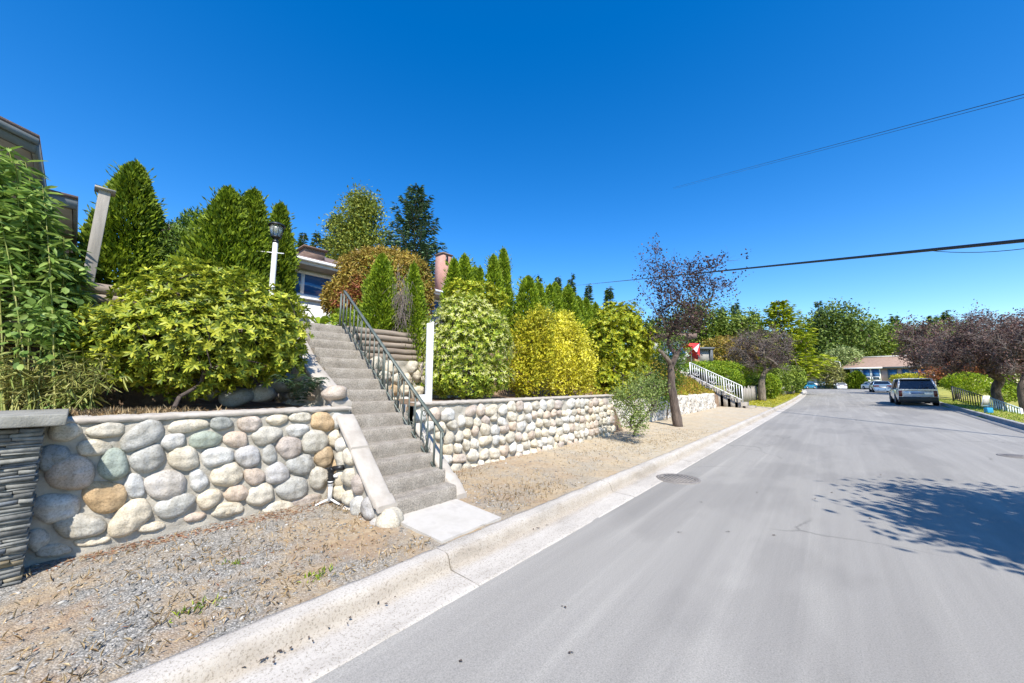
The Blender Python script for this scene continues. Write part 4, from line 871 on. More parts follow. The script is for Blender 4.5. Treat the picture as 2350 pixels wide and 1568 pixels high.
# ================================================================ PLUM TREES
def plum(label,trunk_px,Z,blobs,ntw,nleaf,mat,leaf,seed,rmax,ntarget=150,shell=.15,group='purple plum street trees',rt=.006,twl=.35,world=None,up=.45,zb=None,twr=.0035,bk='bark',tk='twig'):
    tr=[dep(x,y,Z) for x,y in trunk_px] if world is None else world
    if zb is None: zb=gzs(tr[0][0],tr[0][1])+.05
    tr[0][2]=zb; t=thing('plum_tree',label,'plum tree',tr[0],group)
    dense=[tr[0]-(0,0,.1)]
    for a,b_ in zip(tr[:-1],tr[1:]):
        k=5
        for q in range(1,k+1): dense.append(a+(b_-a)*q/k+rng.normal(size=3)*.012)
    if isinstance(blobs,np.ndarray): T=blobs
    else: T,_=blob_pts(blobs,ntarget,seed,shell,.15)
    pos,par,rad,tips=grow(dense,T,.22,rt,rmax,.10,seed,.52)
    k=len(dense); f=np.linspace(1.15,.62,k); rad[:k]=np.maximum(rad[:k],rmax*f); 
    V,F=branches_mesh(pos[k-1:],np.where(np.arange(k-1,len(pos))==k-1,-1,np.maximum(par[k-1:]-(k-1),0)),rad[k-1:],7); l=LS(); l.add(V,F); l.build('branches',M[bk],t,smooth=True)
    mb=MB(); sm=np.array(dense); sm[1:-1]=(sm[:-2]+sm[1:-1]*2+sm[2:])/4; mb.tube(sm,rad[:k]*(1+.05*rng.normal(size=k)),14); mb.build('trunk',M[bk],t,smooth=True)
    outer=pos[k:]; V,F,e,d=twigs(outer,ntw,twl,twr,seed,up); l=LS(); l.add(V,F); l.build('twigs',M[tk],t)
    C=np.vstack([pos[tips],pos[tips],e]); C=C[rng.permutation(len(C))[:max(60,nleaf//12)]]; i=rng.integers(len(C),size=nleaf); P=C[i]+rng.normal(size=(nleaf,3))*leaf*1.1
    ls=LS(); ls.leaves(P,unit(rng.normal(size=(nleaf,3))+UZ*-.1),rnd_dir(nleaf),leaf*rng.uniform(.6,1.2,nleaf),leaf*.6*rng.uniform(.7,1.2,nleaf),.1); ls.build('leaves',mat,t)
    return t
p0=onz(1556,973,.28); Zp=float((p0-C0)@FW)
plum('thin plum tree with sparse dark leaves and a leaning forked trunk on the gravel verge',[(1556,974),(1548,930),(1541,880),(1540,840),(1552,815)],Zp,
 [(1512,610,42,48,Zp,.8),(1530,670,55,36,Zp,.8),(1610,625,58,50,Zp,.8),(1560,720,75,60,Zp,.9),(1540,760,50,45,Zp,.8),(1505,565,18,16,Zp,.8),(1630,660,35,26,Zp,.8)],1300,4600,M['plum'],.085,41,.13,120,.1,twl=.42,bk='bark_dark',tk='bark_dark',rt=.0036)
st0=dep(1543,842,Zp); bl=bpy.data.objects['plum_tree']; mb=MB(); mb.tube([st0,dep(1530,822,Zp-.05),dep(1516,806,Zp-.05),dep(1506,800,Zp)],[.085,.07,.05,.035],9); mb.build('broken_limb',M['bark'],bl,smooth=True)
p2=onz(1749,921,.28); Z2_=float((p2-C0)@FW)
plum('bare grey plum tree with a dense twiggy crown at the left verge lawn',[(1749,921),(1748,880),(1752,858)],Z2_,[(1745,800,65,42,Z2_,.9),(1715,815,40,38,Z2_,.9),(1780,815,42,40,Z2_,.9)],2200,6500,M['plum'],.10,42,.26,150,.1,twl=.7,rt=.012,twr=.011)
p3=onz(1796,901,.4); Z3_=float((p3-C0)@FW)
plum('second bare plum tree, further up the left verge by the picket fence',[(1796,901),(1795,875),(1800,850)],Z3_,[(1800,812,45,38,Z3_,.9),(1830,815,28,30,Z3_,.9)],1300,4200,M['plum'],.13,43,.24,90,.1,twl=.9,rt=.014,twr=.014)
plum('big spreading purple plum tree by the white railing on the right verge',[(2296,930),(2284,895),(2296,872),(2276,855)],21.5,[(2290,790,110,62,21.5,.7),(2200,815,80,42,22.5,.7),(2370,800,90,70,20,.7),(2260,760,70,40,22,.7)],5200,17000,M['plum2'],.12,44,.2,260,.25,twl=.6,rt=.012,zb=-.3,twr=.009,bk='bark_dark')
plum('purple plum tree with twisted trunk at the right picture edge',[(2352,935),(2345,890),(2362,850)],18.5,[(2400,790,110,75,18.5,.7),(2340,820,60,45,19,.7)],3000,9000,M['plum2'],.11,45,.18,160,.25,twl=.55,rt=.012,zb=-.6,twr=.008,bk='bark_dark')
plum('grey twiggy plum tree behind the parked silver SUV',[(2134,905),(2136,872),(2128,845)],40,[(2130,800,52,55,40,.8),(2170,800,60,45,38,.8),(2100,770,40,30,41,.8)],1600,6500,M['plum2'],.24,46,.34,130,.2,twl=1.1,rt=.02,twr=.018)
# the street tree right beside the camera whose shade falls on the road
q=rnd_dir(230)*np.cbrt(rng.uniform(.25,1,230))[:,None]*np.array([1.6,1.75,1.2])+np.array([5.2,4.25,4.3])
plum('plum street tree just outside the frame on the right, shading the road',None,0,q,1500,9000,M['plum'],.16,47,.2,0,rt=.010,twl=.6,world=[np.array([5.8,4.2,.1]),np.array([5.75,4.2,1.4]),np.array([5.5,4.3,2.6])],twr=.008)
# ================================================================ BACKGROUND TREES
conifer('tall dark blue-green spruce rising behind the bronze maple and chimney',955,425,235,26,M['spruce'],22,8,51,.55,.16,.2,shape=.75,tipup=.2,dens=18,bare=.1,vs=.08)
conifer('dark fir left of the olive tree behind the white house roof',775,487,130,36,M['fir'],24,8,52,.85,.2,.2,dens=10,shape=.8)
tree('loose olive-green tree behind the white house roof',[(822,560,62,60,31,.8),(825,500,42,50,31,.8),(828,462,22,20,31,.8),(850,480,20,22,31,.8)],10500,M['larch'],8,53,amp=.28,freq=6,asp=.45,clump=10,rmax=.3)
for i,(px,yt,wd,lb) in enumerate([(697,535,40,'small conifer tip above the house roof, left of two'),(727,532,46,'small conifer tip above the house roof, right of two')]):
    conifer(lb,px,yt,wd,38,M['fir'],18,7,54+i,.8,.22,.2,dens=8,group='conifers behind the house roof')
for i,(px,yt,wd,Z,lb) in enumerate([(1237,632,42,52,'distant fir, first on the left behind the cedar hedge'),(1280,634,44,56,'distant fir, second from the left behind the cedar hedge'),(1311,630,46,56,'distant fir, tallest behind the cedar hedge'),(1350,655,44,60,'distant fir behind the right end of the cedar hedge'),(1397,652,46,60,'lone blue-green spruce above the gold-tipped shrub'),
  (1600,700,44,70,'distant fir just right of the thin plum crown'),(1655,704,44,72,'dark distant fir left of the blue-green one'),(1686,695,56,70,'dark blue-green fir with open top right of the thin plum tree'),(1733,712,26,75,'slim yellow-green conifer tip left of the golden cedar'),(1878,694,40,120,'dark pointed fir at the left edge of the big tree mass above the crest'),(1862,735,60,130,'low dark fir beside the golden cedar'),
  (2007,738,26,150,'small fir tip above the middle of the woods'),(2052,724,50,140,'blue-green fir right of the woods, above the pink house'),(2138,722,46,130,'dark blue-green fir left of the big purple crown'),(2168,712,40,120,'fir peeking over the left of the big purple crown')]):
    conifer(lb,px,yt,wd,Z,M['spruce' if i%2 else 'fir'],18,7,60+i,.017*Z,.0052*Z,.2,dens=8,group='distant firs on the skyline')
conifer('layered golden cedar with spreading yellow-green branches left of the road crest',1786,690,176,46,M['golden_cedar'],17,9,80,.8,.3,.12,shape=.7,tipup=.10,dens=15,bare=.16,vs=.08,name='golden_cedar',cat='cedar')
tree('broad dark green tree, left half of the woods above the crest',[(1925,785,72,68,118,.8),(1920,735,45,35,118,.8),(1890,800,45,60,118,.8)],11000,M['wood_dark'],7,81,amp=.2,freq=5,shell=.6,clump=9,up=.2)
tree('broad mid-green tree, right half of the woods above the pink house',[(2015,805,70,60,125,.8),(1985,775,45,35,125,.8),(2060,800,50,40,125,.8)],9000,M['wood_mid'],7,82,amp=.2,freq=5,shell=.6,clump=9)
tree('flat-topped light green pine left of the big purple crown',[(2130,768,70,26,105,.8),(2090,785,40,22,105,.8),(2190,770,50,25,105,.8)],5000,M['wood_mid'],6,83,amp=.25,clump=10)
tree('pale green rounded tree left of the pink house',[(1930,832,44,36,92,.8),(1945,815,26,20,92,.8)],3800,M['pale'],5,84,amp=.15)
tree('olive shrubby tree in front of the white garage',[(1905,862,28,32,88,.8),(1895,845,18,20,88,.8)],2600,M['olive'],5,85)
tree('green tree behind the first bare plum crown',[(1695,775,55,45,58,.8),(1650,770,40,45,60,.8),(1720,745,30,28,58,.8)],6500,M['wood_mid'],7,86,amp=.22,clump=10)
tree('brown-green shrubby tree left of the first bare plum crown',[(1665,805,50,34,40,.8),(1700,815,34,26,40,.8)],4200,M['maple'],6,87)
tree('dark green tree behind the red parasol',[(1610,740,55,60,62,.8),(1570,760,40,50,62,.8)],5200,M['wood_dark'],7,88,clump=10)
tree('dark green tree behind the leaning plum trunk crown',[(1500,780,50,60,40,.8)],3600,M['wood_dark'],8,89)
tree('reddish low maple between the SUV and the purple tree',[(2190,855,50,22,33,.8),(2240,845,40,20,32,.8)],3200,M['maple_r'],6,90)
# distant wood band
P=[];  n=16000; px=rng.uniform(1250,2500,n); top=np.interp(px,[1250,1400,1500,1700,1850,2000,2200,2500],[760,775,790,770,790,770,765,790])+10*np.sin(px*.07)+8*np.sin(px*.19+1)
Zr=rng.uniform(165,190,n); P=np.array([dep(a,b_+(rng.random()**1.6)*(905-b_),c) for a,b_,c in zip(px,top,Zr)])
ls=LS(); ls.leaves(P,unit(rng.normal(size=(n,3))+UZ*.4),unit(rng.normal(size=(n,3))+UZ),1.9*rng.uniform(.6,1.3,n),1.2*rng.uniform(.6,1.3,n)); tag(ls.build('distant_woods',M['wood_dark']),'dark far-off woodland closing the view behind the houses','woodland',kind='stuff')
# ================================================================ MID-DISTANCE LEFT PLOT
# pale stone wall
xw=-4.90
sw=thing('stone_wall','pale rough whitewashed stone wall under the heather bank','stone wall',(xw,17,.3)); yy=np.concatenate([np.arange(9.6,23.2,.16)]); zz=np.linspace(0,1,14)
Pg=[]
for y in yy:
    zt=roadz(y)+1.02+.03*math.sin(y*3); row=[]
    for f in zz: row.append((xw+.05*math.sin(y*9+f*5)*math.sin(f*11+y*4)+rng.normal()*.022,y+rng.normal()*.02,.05+f*(zt-.05)))
    row.append((xw-.34,y,zt+.03)); Pg.append(row)
mb=MB(); mb.grid(np.array(Pg)); 
m,nt,b=newmat('pale_stone_wall'); o=ocoord(nt,(1,1.6,.75)); v=nt.nodes.new('ShaderNodeTexVoronoi'); v.inputs['Scale'].default_value=3.2; v.feature='DISTANCE_TO_EDGE'; nt.links.new(o,v.inputs['Vector'])
cr=ramp(nt,[(.0,(.22,.18,.13)),(.07,(1,1,1))],v.outputs['Distance']); cc=ramp(nt,[(.3,(.44,.36,.26)),(.48,(.62,.57,.49)),(.7,(.70,.67,.61))],noise(nt,o,2.2,6,.7)); nt.links.new(mixc(nt,1,cc,cr,'MULTIPLY'),b.inputs['Base Color']); b.inputs['Roughness'].default_value=.95; bump(nt,b,v.outputs['Distance'],.8,.08)
mb.build('wall_face',m,sw)
# heather bank
n=26000; y=rng.uniform(10.2,23.5,n); x=-5.05-rng.uniform(0,1,n)*3.6; P=np.stack([x,y,gz(x,y)+rng.uniform(0,.22,n)+.06*np.sin(x*5+y*3)],-1)
ls=LS(); ls.leaves(P,unit(rng.normal(size=(n,3))*.6+UZ+UX*.4),rnd_dir(n),.13*rng.uniform(.6,1.3,n),.05); tag(ls.build('heather_groundcover',M['heather']),'orange and yellow-green heather covering the bank above the pale stone wall','ground cover',kind='stuff')
# white railing and steps
SY=24.2
def sp(px,py): return ony(px,py,SY)
tp0,tp1=sp(1583,832),sp(1702,886); wr=thing('white_railing','white metal stair railing climbing the heather bank','railing',(tp1[0],SY,tp1[2]-1))
hgt=.92
mb=MB(); mb.bar(tp0,tp1,.05); mb.build('top_rail',M['white'],wr); mb=MB(); mb.bar(tp0-(0,0,hgt*.86),tp1-(0,0,hgt*.86),.04); mb.build('lower_rail',M['white'],wr)
for i,f in enumerate(np.linspace(0,1,22)):
    p=tp0+(tp1-tp0)*f; mb=MB(); mb.bar(p,p-(0,0,hgt*(1 if i%7==0 else .86)),.055 if i%7==0 else .03); mb.build('post' if i%7==0 else 'baluster',M['white'],wr)
    if i%7 in (2,3) : mb=MB(); q=p-(0,0,hgt*.45); mb.tube([q+(.13*math.cos(a),0,.2*math.sin(a)) for a in np.linspace(0,6.28,12)],.018,5); mb.build('scroll',M['white'],wr)
ws=thing('garden_steps','grey concrete garden steps at the foot of the white railing','stairs',(tp1[0],SY+.8,.3)); x0=tp1[0]+.45
for i in range(11):
    mb=MB(); zt=roadz(SY)+.3+.2*i; mb.box((x0-.36*i-.5,SY+.15,roadz(SY)+.0),(x0-.36*i,SY+1.35,zt)); mb.build('step',M['stair'],ws)
# hedges and shrubs
def hedge(label,blobs,n,mat,lp,seed,cat='hedge',name='hedge',group=None): return tree(label,blobs,n,mat,lp,seed,name=name,cat=cat,group=group,trunk=False,shell=.75,amp=.08,up=.5)
hedge('trimmed green hedge along the top of the bank behind the white railing',[(1640,842,60,12,29,.5),(1700,848,50,14,30,.5),(1600,842,30,10,28,.5)],5200,M['brightg'],4.5,91)
hedge('low yellow-green hedge sloping down beside the white railing',[(1665,862,34,16,26,.6),(1690,876,18,14,26,.6),(1640,852,22,12,26,.6)],3600,M['brightg'],4,92)
hedge('dark green rounded hedge behind the first bare plum trunk',[(1715,868,34,30,33,.7),(1735,880,22,26,33,.7)],3800,M['green'],5,93)
hedge('bright green ferny shrub left of the first bare plum trunk',[(1700,888,20,24,31,.8)],2400,M['brightg'],4.5,94,'shrub','shrub')
hedge('bright green ferny shrub right of the first bare plum trunk',[(1768,886,20,26,32,.8)],2600,M['brightg'],4.5,95,'shrub','shrub')
hedge('tall green hedge between the two bare plum trees',[(1790,872,24,30,37,.8),(1815,868,28,28,40,.8)],3600,M['wood_mid'],5,96)
hedge('green shrub under the golden cedar beside the second picket fence',[(1822,878,22,18,44,.8),(1834,872,14,14,46,.8)],3200,M['green'],5,97,'shrub','shrub')
hedge('bright green clipped dome shrub behind the black railing on the right',[(2230,880,52,25,29,.8),(2212,878,36,22,29,.8)],8500,M['dome'],3.2,98,'shrub','shrub')
hedge('bright green shrub beneath the purple tree at the right edge',[(2340,880,34,30,24,.8),(2305,900,30,20,24,.8)],3600,M['brightg'],5,99,'shrub','shrub')
hedge('low yellow-green bush behind the SUV in front of the pink house',[(2085,868,34,9,60,.8)],1400,M['yellowg'],4.5,100,'shrub','shrub')
arbor('dark green conical cedar at the left corner of the pink house',1966,856,30,86,M['cedar'],3000,101,L=.6,W=.3,group='cedars by the pink house')
arbor('second small cedar beside the street light, left of the pink house',1950,860,24,88,M['cedar2'],2500,102,L=.6,W=.3,group='cedars by the pink house')
# picket fences
def picket(label,px0,px1,Z0,Z1,h,seed):
    a=dep(px0,905,Z0); b_=dep(px1,905,Z1); n=max(6,int(np.linalg.norm((b_-a)[:2])/.14)); t=thing('picket_fence',label,'fence',((a[0]+b_[0])/2,(a[1]+b_[1])/2,.3)); mb=MB(); r_=np.random.default_rng(seed)
    for i in range(n):
        p=a+(b_-a)*i/(n-1); z=gzs(p[0],p[1]); hh=h*r_.uniform(.85,1.08); mb.hexa([(p[0]-.02,p[1]-.045,z),(p[0]+.02,p[1]-.045,z),(p[0]+.02,p[1]+.045,z),(p[0]-.02,p[1]+.045,z)]+[(p[0]-.02+.02*r_.normal(),p[1]-.04,z+hh),(p[0]+.02,p[1]-.04,z+hh),(p[0]+.02,p[1]+.04,z+hh),(p[0]-.02,p[1]+.04,z+hh)])
    mb.build('pickets',M['woodz'],t); mb=MB()
    for f in (.3,.75): mb.bar((a[0]-.04,a[1],gzs(a[0],a[1])+h*f),(b_[0]-.04,b_[1],gzs(b_[0],b_[1])+h*f),.05)
    mb.build('rails',M['woodz'],t)
picket('old grey picket fence left of the first bare plum trunk',1706,1737,27,30,1.15,1)
picket('low grey picket fence under the golden cedar on the left verge',1796,1824,39,42,1.0,2)
# ================================================================ HOUSES
M['stucco']=surf('white_stucco',(.62,.62,.60),(.72,.72,.70),5,.9,60,.4,.005)
M['roof_brown']=surf('brown_shingle',(.13,.085,.065),(.25,.17,.14),6,.95,40,.8,.02,stretch=(.6,.6,3))
M['roof_tan']=surf('tan_shingle',(.26,.17,.12),(.38,.26,.19),4,.95,20,.6,.02,stretch=(.5,.5,3))
M['siding_dark']=surf('dark_grey_siding',(.10,.11,.115),(.17,.18,.185),3,.8,None)
M['soffit']=surf('soffit',(.30,.28,.25),(.38,.36,.32),4,.8)
M['fascia_grey']=surf('grey_fascia',(.13,.145,.14),(.20,.215,.21),4,.6)
M['pink']=surf('mauve_stucco',(.46,.33,.32),(.53,.39,.38),3,.9)
M['cream']=surf('cream_paint',(.62,.58,.52),(.70,.66,.60),3,.8)
M['brick']=None
m,nt,b=newmat('chimney_brick'); o=ocoord(nt); br=nt.nodes.new('ShaderNodeTexBrick'); br.inputs['Scale'].default_value=7
br.inputs['Color1'].default_value=(.36,.17,.13,1); br.inputs['Color2'].default_value=(.44,.23,.18,1); br.inputs['Mortar'].default_value=(.42,.30,.26,1); br.inputs['Mortar Size'].default_value=.02
mp=nt.nodes.new('ShaderNodeMapping'); mp.inputs['Rotation'].default_value=(R(90),0,R(90)); nt.links.new(o,mp.inputs[0]); nt.links.new(mp.outputs[0],br.inputs['Vector'])
nt.links.new(mixc(nt,.35,br.outputs['Color'],ramp(nt,[(.3,(.30,.15,.12)),(.7,(.50,.30,.25))],noise(nt,o,3,6,.7))),b.inputs['Base Color']); b.inputs['Roughness'].default_value=.95; M['brick']=m
# ---- white house above the stairs (long front parallel to the road)
XG=-12.0; XW=-12.6
e0=onx(660,586,XG); e1=onx(1192,711,XG); ze=(e0[2]+onx(796,618,XG)[2])/2; y0=e0[1]-3.0; y1=onx(1196,700,XG)[1]; zb=2.6
hs_=thing('white_house','low white house with windows coloured like reflected blue sky, brown roof and brick chimney above the stairs','house',(XW-4,(y0+y1)/2,zb))
mb=MB(); mb.box((XW-9,y0+.4,zb-.4),(XW,y1-.5,ze-.12)); mb.build('wall',M['stucco'],hs_)
mb=MB(); rz_=ze+1.95; xr=XW-4.5
P=[(XG,y0,ze),(XG,y1,ze),(XW-9.6,y1,ze),(XW-9.6,y0,ze),(xr,y0+4.5,rz_),(xr,y1-4.5,rz_)]
mb.add(P,[(0,1,5,4),(1,2,5),(2,3,4,5),(3,0,4)]); rf=mb.build('roof',M['roof_brown'],hs_)
mb=MB(); mb.box((XW-9.5,y0+.05,ze-.14),(XG-.04,y1-.05,ze-.11)); mb.build('soffit',M['soffit'],hs_)
mb=MB(); mb.bar((XG-.01,y0,ze-.05),(XG-.01,y1,ze-.05),.03,.2); mb.tube([(XG+.05,y0,ze-.01),(XG+.05,y1,ze-.01)],.055,8); mb.bar((XG,y1,ze-.05),(XW-9.6,y1,ze-.05),.03,.2); mb.build('gutter',M['white'],hs_)
vp=onx(716,572,XG-2.2); mb=MB(); zr_=ze+2.2*1.95/5.1; mb.box((XG-2.6,vp[1]-.35,zr_-.25),(XG-1.9,vp[1]+.35,zr_+.22)); mb.box((XG-2.7,vp[1]-.42,zr_+.222),(XG-1.8,vp[1]+.42,zr_+.27)); mb.build('roof_vent',M['roof_brown'],rf)
ca=onx(1022,580,XG-1.4); mb=MB(); zc=ze+.2; cx=XG-1.5
mb.hexa([(cx-.3,ca[1]-.34,zc),(cx+.3,ca[1]-.34,zc),(cx+.3,ca[1]+.34,zc),(cx-.3,ca[1]+.34,zc),(cx-.27,ca[1]-.27,ca[2]-.15),(cx+.27,ca[1]-.27,ca[2]-.15),(cx+.27,ca[1]+.27,ca[2]-.15),(cx-.27,ca[1]+.27,ca[2]-.15)]); ch=mb.build('chimney',M['brick'],rf)
mb=MB(); mb.box((cx-.31,ca[1]-.31,ca[2]-.148),(cx+.31,ca[1]+.31,ca[2]-.09)); mb.build('chimney_cap',M['roof_brown'],ch); mb=MB(); mb.box((cx+.28,ca[1]-.12,ca[2]-.65),(cx+.30,ca[1]+.02,ca[2]-.2)); mb.build('flue_opening',M['black'],ch)
def window(parent,x,ya,yb,za,zb_,panes,mat_f,mat_g,fw=.07,face=1):
    """window in a wall facing +X at x"""
    mb=MB()
    mb.box((x-.03,ya,za),(x+.05,yb,za+fw)); mb.box((x-.03,ya,zb_-fw),(x+.05,yb,zb_)); 
    ys_=[ya]+[ya+(yb-ya)*p for p in panes]+[yb]
    for i,y in enumerate(ys_):
        o_=0 if i==0 else (-fw if i==len(ys_)-1 else -fw/2); mb.box((x-.03,y+o_,za+fw),(x+.052,y+o_+fw,zb_-fw))
    mb.box((x-.02,ya-.06,za-.07),(x+.09,yb+.06,za-.003)); w_=mb.build('window',mat_f,parent)
    mb=MB(); mb.box((x-.02,ya+.01,za+.01),(x+.012,yb-.01,zb_-.01)); mb.build('pane',mat_g,w_); return w_
wa=onx(655,617,XW); wb=onx(688,668,XW); wz0=onx(700,683,XW)[2]; wz1=onx(680,617,XW)[2]; wy0=onx(640,640,XW)[1]; wy1=onx(776,640,XW)[1]
pn=[(onx(q,640,XW)[1]-wy0)/(wy1-wy0) for q in (694,760)]
window(hs_,XW,wy0,wy1,wz0,min(wz1,ze-.2),pn,M['white'],M['glass_sky_blue'],.10)
for a,b_ in ((985,1030),(1178,1192)):
    ya,yb=onx(a,700,XW)[1],onx(b_,720,XW)[1]; window(hs_,XW,ya,yb,wz0-.2,min(wz1,ze-.2),[.5],M['white'],M['glass_sky_blue'],.08)
# ---- dark house at the far left
XF=-8.0
hl=thing('grey_house','dark grey house with gabled eaves at the far left, behind the tall stalks','house',(XF-4,-2,2.6))
a=onx(-40,246,XF); c=onx(91,311,XF); d=(a-c)/np.linalg.norm(a-c); a=c+d*3.2
def slab3(mb,p,q,back,th):  # roof slab edge line p-q, extruded along back, thickness th (down)
    p,q,back=[np.array(k,float) for k in (p,q,back)]; dn=np.array([0,0,-th])
    mb.hexa([p+dn,q+dn,q+dn+back,p+dn+back,p,q,q+back,p+back])
mb=MB(); slab3(mb,c,a,(-5,0,0),.05); slab3(mb,a,a+np.array([0,-3.2,-(a[2]-c[2])]),(-5,0,0),.05); mb.build('roof',M['roof_brown'],hl)
mb=MB(); slab3(mb,c-(.04,.02,.052),a-(.04,0,.052),(-.05,0,0),.2); slab3(mb,c-(0,.0,.052),a-(0,0,.052),(-.03,0,0),.09); slab3(mb,c-(.1,0,.053),c-(.1,.05,.053),(-5,0,0),.2); mb.build('fascia',M['fascia_grey'],hl)
mb=MB(); slab3(mb,c-(.1,.06,.22),a-(.1,0,.22),(-4.8,0,0),.02); mb.build('soffit',M['soffit'],hl)
mb=MB(); mb.box((XF-5,-6,2.3),(XF-.75,c[1]-.62,c[2]-.3)); mb.build('wall',M['siding_dark'],hl)
p=onx(122,437,-9.0); q=onx(180,451,-9.0); q[2]=p[2]=(p[2]+q[2])/2; p[1]-=3.4
mb=MB(); slab3(mb,q,p,(-4.5,0,0),.05); mb.add([q+(0.0,.03,.0),p,p+(-2.2,0,.75),q+(-2.2,-1.2,.75)],[(0,1,2,3)]); mb.build('lower_roof',M['roof_brown'],hl)
mb=MB(); slab3(mb,q-(.02,0,.052),p-(.02,0,.052),(-.04,0,0),.16); slab3(mb,q-(.07,0,.052),q-(.07,.04,.052),(-4.4,0,0),.16); mb.build('lower_fascia',M['fascia_grey'],hl)
mb=MB(); slab3(mb,q-(.08,.05,.2),p-(.08,0,.2),(-4.3,0,0),.02); mb.build('lower_soffit',M['soffit'],hl)
mb=MB(); yw=q[1]-.55; mb.box((-13.4,-6,2.3),(-9.5,yw,q[2]-.22)); mb.build('side_wall',M['siding_dark'],hl); mb=MB(); mb.box((-9.497,yw-.1,2.3),(-9.45,yw+.02,q[2]-.23)); mb.build('corner_board',M['fascia_grey'],hl)
window(hl,-9.48,yw-1.5,yw-.35,q[2]-1.6,q[2]-.45,[.5],M['fascia_grey'],M['glass_sky_blue'])
# ---- house with red parasol above the heather bank
Zh=34; hp=dep(1585,800,Zh); xh=hp[0]; ht=thing('white_house','white house with deck half hidden behind the leaning plum tree, above the heather bank','house',(xh,hp[1],gzs(xh,hp[1])))
def facade(px0,px1,py,Z): a=dep(px0,py,Z); b_=dep(px1,py,Z); return a,b_
def screen_box(mb,px0,px1,py0,py1,Z,depth,tilt=0,mi=None):
    """upright box whose front faces the road-and-camera corner; corners given where they stand"""
    a=dep(px0,py1,Z); b_=dep(px1,py1,Z); h=dep((px0+px1)/2,py0,Z)[2]-a[2]; n=np.array([-math.sin(YAW),math.cos(YAW),0])*depth
    mb.hexa([a,b_,b_+n,a+n,a+UZ*h,b_+UZ*h,b_+n+UZ*h,a+n+UZ*h],mi)
mb=MB(); screen_box(mb,1528,1582,775,842,34,5); mb.build('wall',M['stucco'],ht)
mb=MB(); screen_box(mb,1522,1600,765,776,33.4,6.4); mb.build('roof',M['roof_brown'],ht)
mb=MB(); screen_box(mb,1536,1546,800,832,33.95,.1); mb.build('door',M['glass_sky_blue'],ht); mb=MB(); screen_box(mb,1552,1574,800,816,33.95,.1); mb.build('window',M['glass_sky_blue'],ht)
mb=MB(); screen_box(mb,1575,1606,818,834,31.5,.08); mb.build('deck_fence',surf('tan_fence',(.42,.27,.12),(.54,.37,.19),6,.9),ht)
sh=thing('garden_shed','small grey garden structure with flat dark roof beside the red parasol','shed',dep(1620,835,33)); mb=MB(); screen_box(mb,1608,1628,802,836,33,1.6); mb.build('wall',M['soffit'],sh); mb=MB(); screen_box(mb,1604,1640,797,801.5,32.8,2.2); mb.build('roof',M['siding_dark'],sh)
mb=MB(); screen_box(mb,1629,1638,803,836,33.3,.8); mb.build('post',M['siding_dark'],sh)
pp=dep(1592,800,31); up_=thing('parasol','tilted red and white garden parasol on the deck above the heather bank','parasol',(pp[0],pp[1],gzs(pp[0],pp[1])+.6))
red=plain('red_canvas',(.62,.03,.03),.8); wht=plain('white_canvas',(.75,.70,.68),.8)
apex=dep(1606,788,31); cen=dep(1586,806,31); ax=unit(apex-cen); s1=unit(np.cross(ax,FH+np.array([0,0,.2]))); s2=np.cross(ax,s1); mb=MB(); n=16
rim=[cen+.95*(math.cos(t)*s1+math.sin(t)*s2)-ax*.05 for t in np.arange(n)*2*math.pi/n]
for i in range(n): mb.add([apex,rim[i],rim[(i+1)%n]],[(0,1,2)],1 if i%4==3 else 0)
mb.build('canopy',[red,wht],up_); mb=MB(); mb.tube([cen-(0,0,2.0),cen,apex],.03,6); mb.build('pole',M['white'],up_)
# ---- pink house beyond the crest
Zp_=84.
A=dep(1947,893,88.); B_=dep(2150,893,78.); 
def hbox(mb,A,B_,z0,z1,depth,out=0,mi=None,f0=0,f1=1):
    A=np.array(A,float); B_=np.array(B_,float); d=(B_-A); d[2]=0; n=unit(np.array([-d[1],d[0],0])); p=A+d*f0-n*out; q=A+d*f1-n*out
    p[2]=q[2]=0; m_=n*depth
    mb.hexa([p+UZ*z0,q+UZ*z0,q+m_+UZ*z0,p+m_+UZ*z0,p+UZ*z1,q+UZ*z1,q+m_+UZ*z1,p+m_+UZ*z1],mi)
zg=.6; ztop=dep(2040,842,82)[2]; zmid=dep(2040,882,82)[2]
ph=thing('pink_house','two-storey mauve and cream house with brown hip roof beyond the parked cars','house',((A[0]+B_[0])/2,(A[1]+B_[1])/2,zg))
mb=MB(); hbox(mb,A,B_,zmid,ztop,9,0,None,.42,1); mb.build('upper_wall',M['pink'],ph)
mb=MB(); hbox(mb,A,B_,zmid-.1,ztop,9,.25,None,.05,.415); mb.build('bay_wall',M['cream'],ph)
mb=MB(); hbox(mb,A,B_,zg-.5,zmid-.12,8.5,-.6,None,.04,1); mb.build('lower_wall',M['cream'],ph)
for f0,f1 in ((.08,.17),(.20,.29),(.31,.40)):
    mb=MB(); hbox(mb,A,B_,zmid+1.05,ztop-.35,.1,.30,None,f0,f1); w_=mb.build('window',M['glass_sky_blue'],ph)
    mb=MB()
    for z0,z1,a_,b_ in ((zmid+.75,zmid+.9,f0,f1),(zmid+1.6,zmid+1.72,f0,f1)): hbox(mb,A,B_,z0,z1,.1,.42,None,a_,b_)
    for q_ in (f0,f1-.008): hbox(mb,A,B_,zmid+.9,zmid+1.6,.1,.42,None,q_,q_+.008)
    mb.build('window_box',M['white'],w_)
    mb=MB(); 
    for q_ in (f0-.008,f1): hbox(mb,A,B_,zmid+1.0,ztop-.3,.12,.33,None,q_,q_+.008)
    mb.build('frame',M['white'],w_)
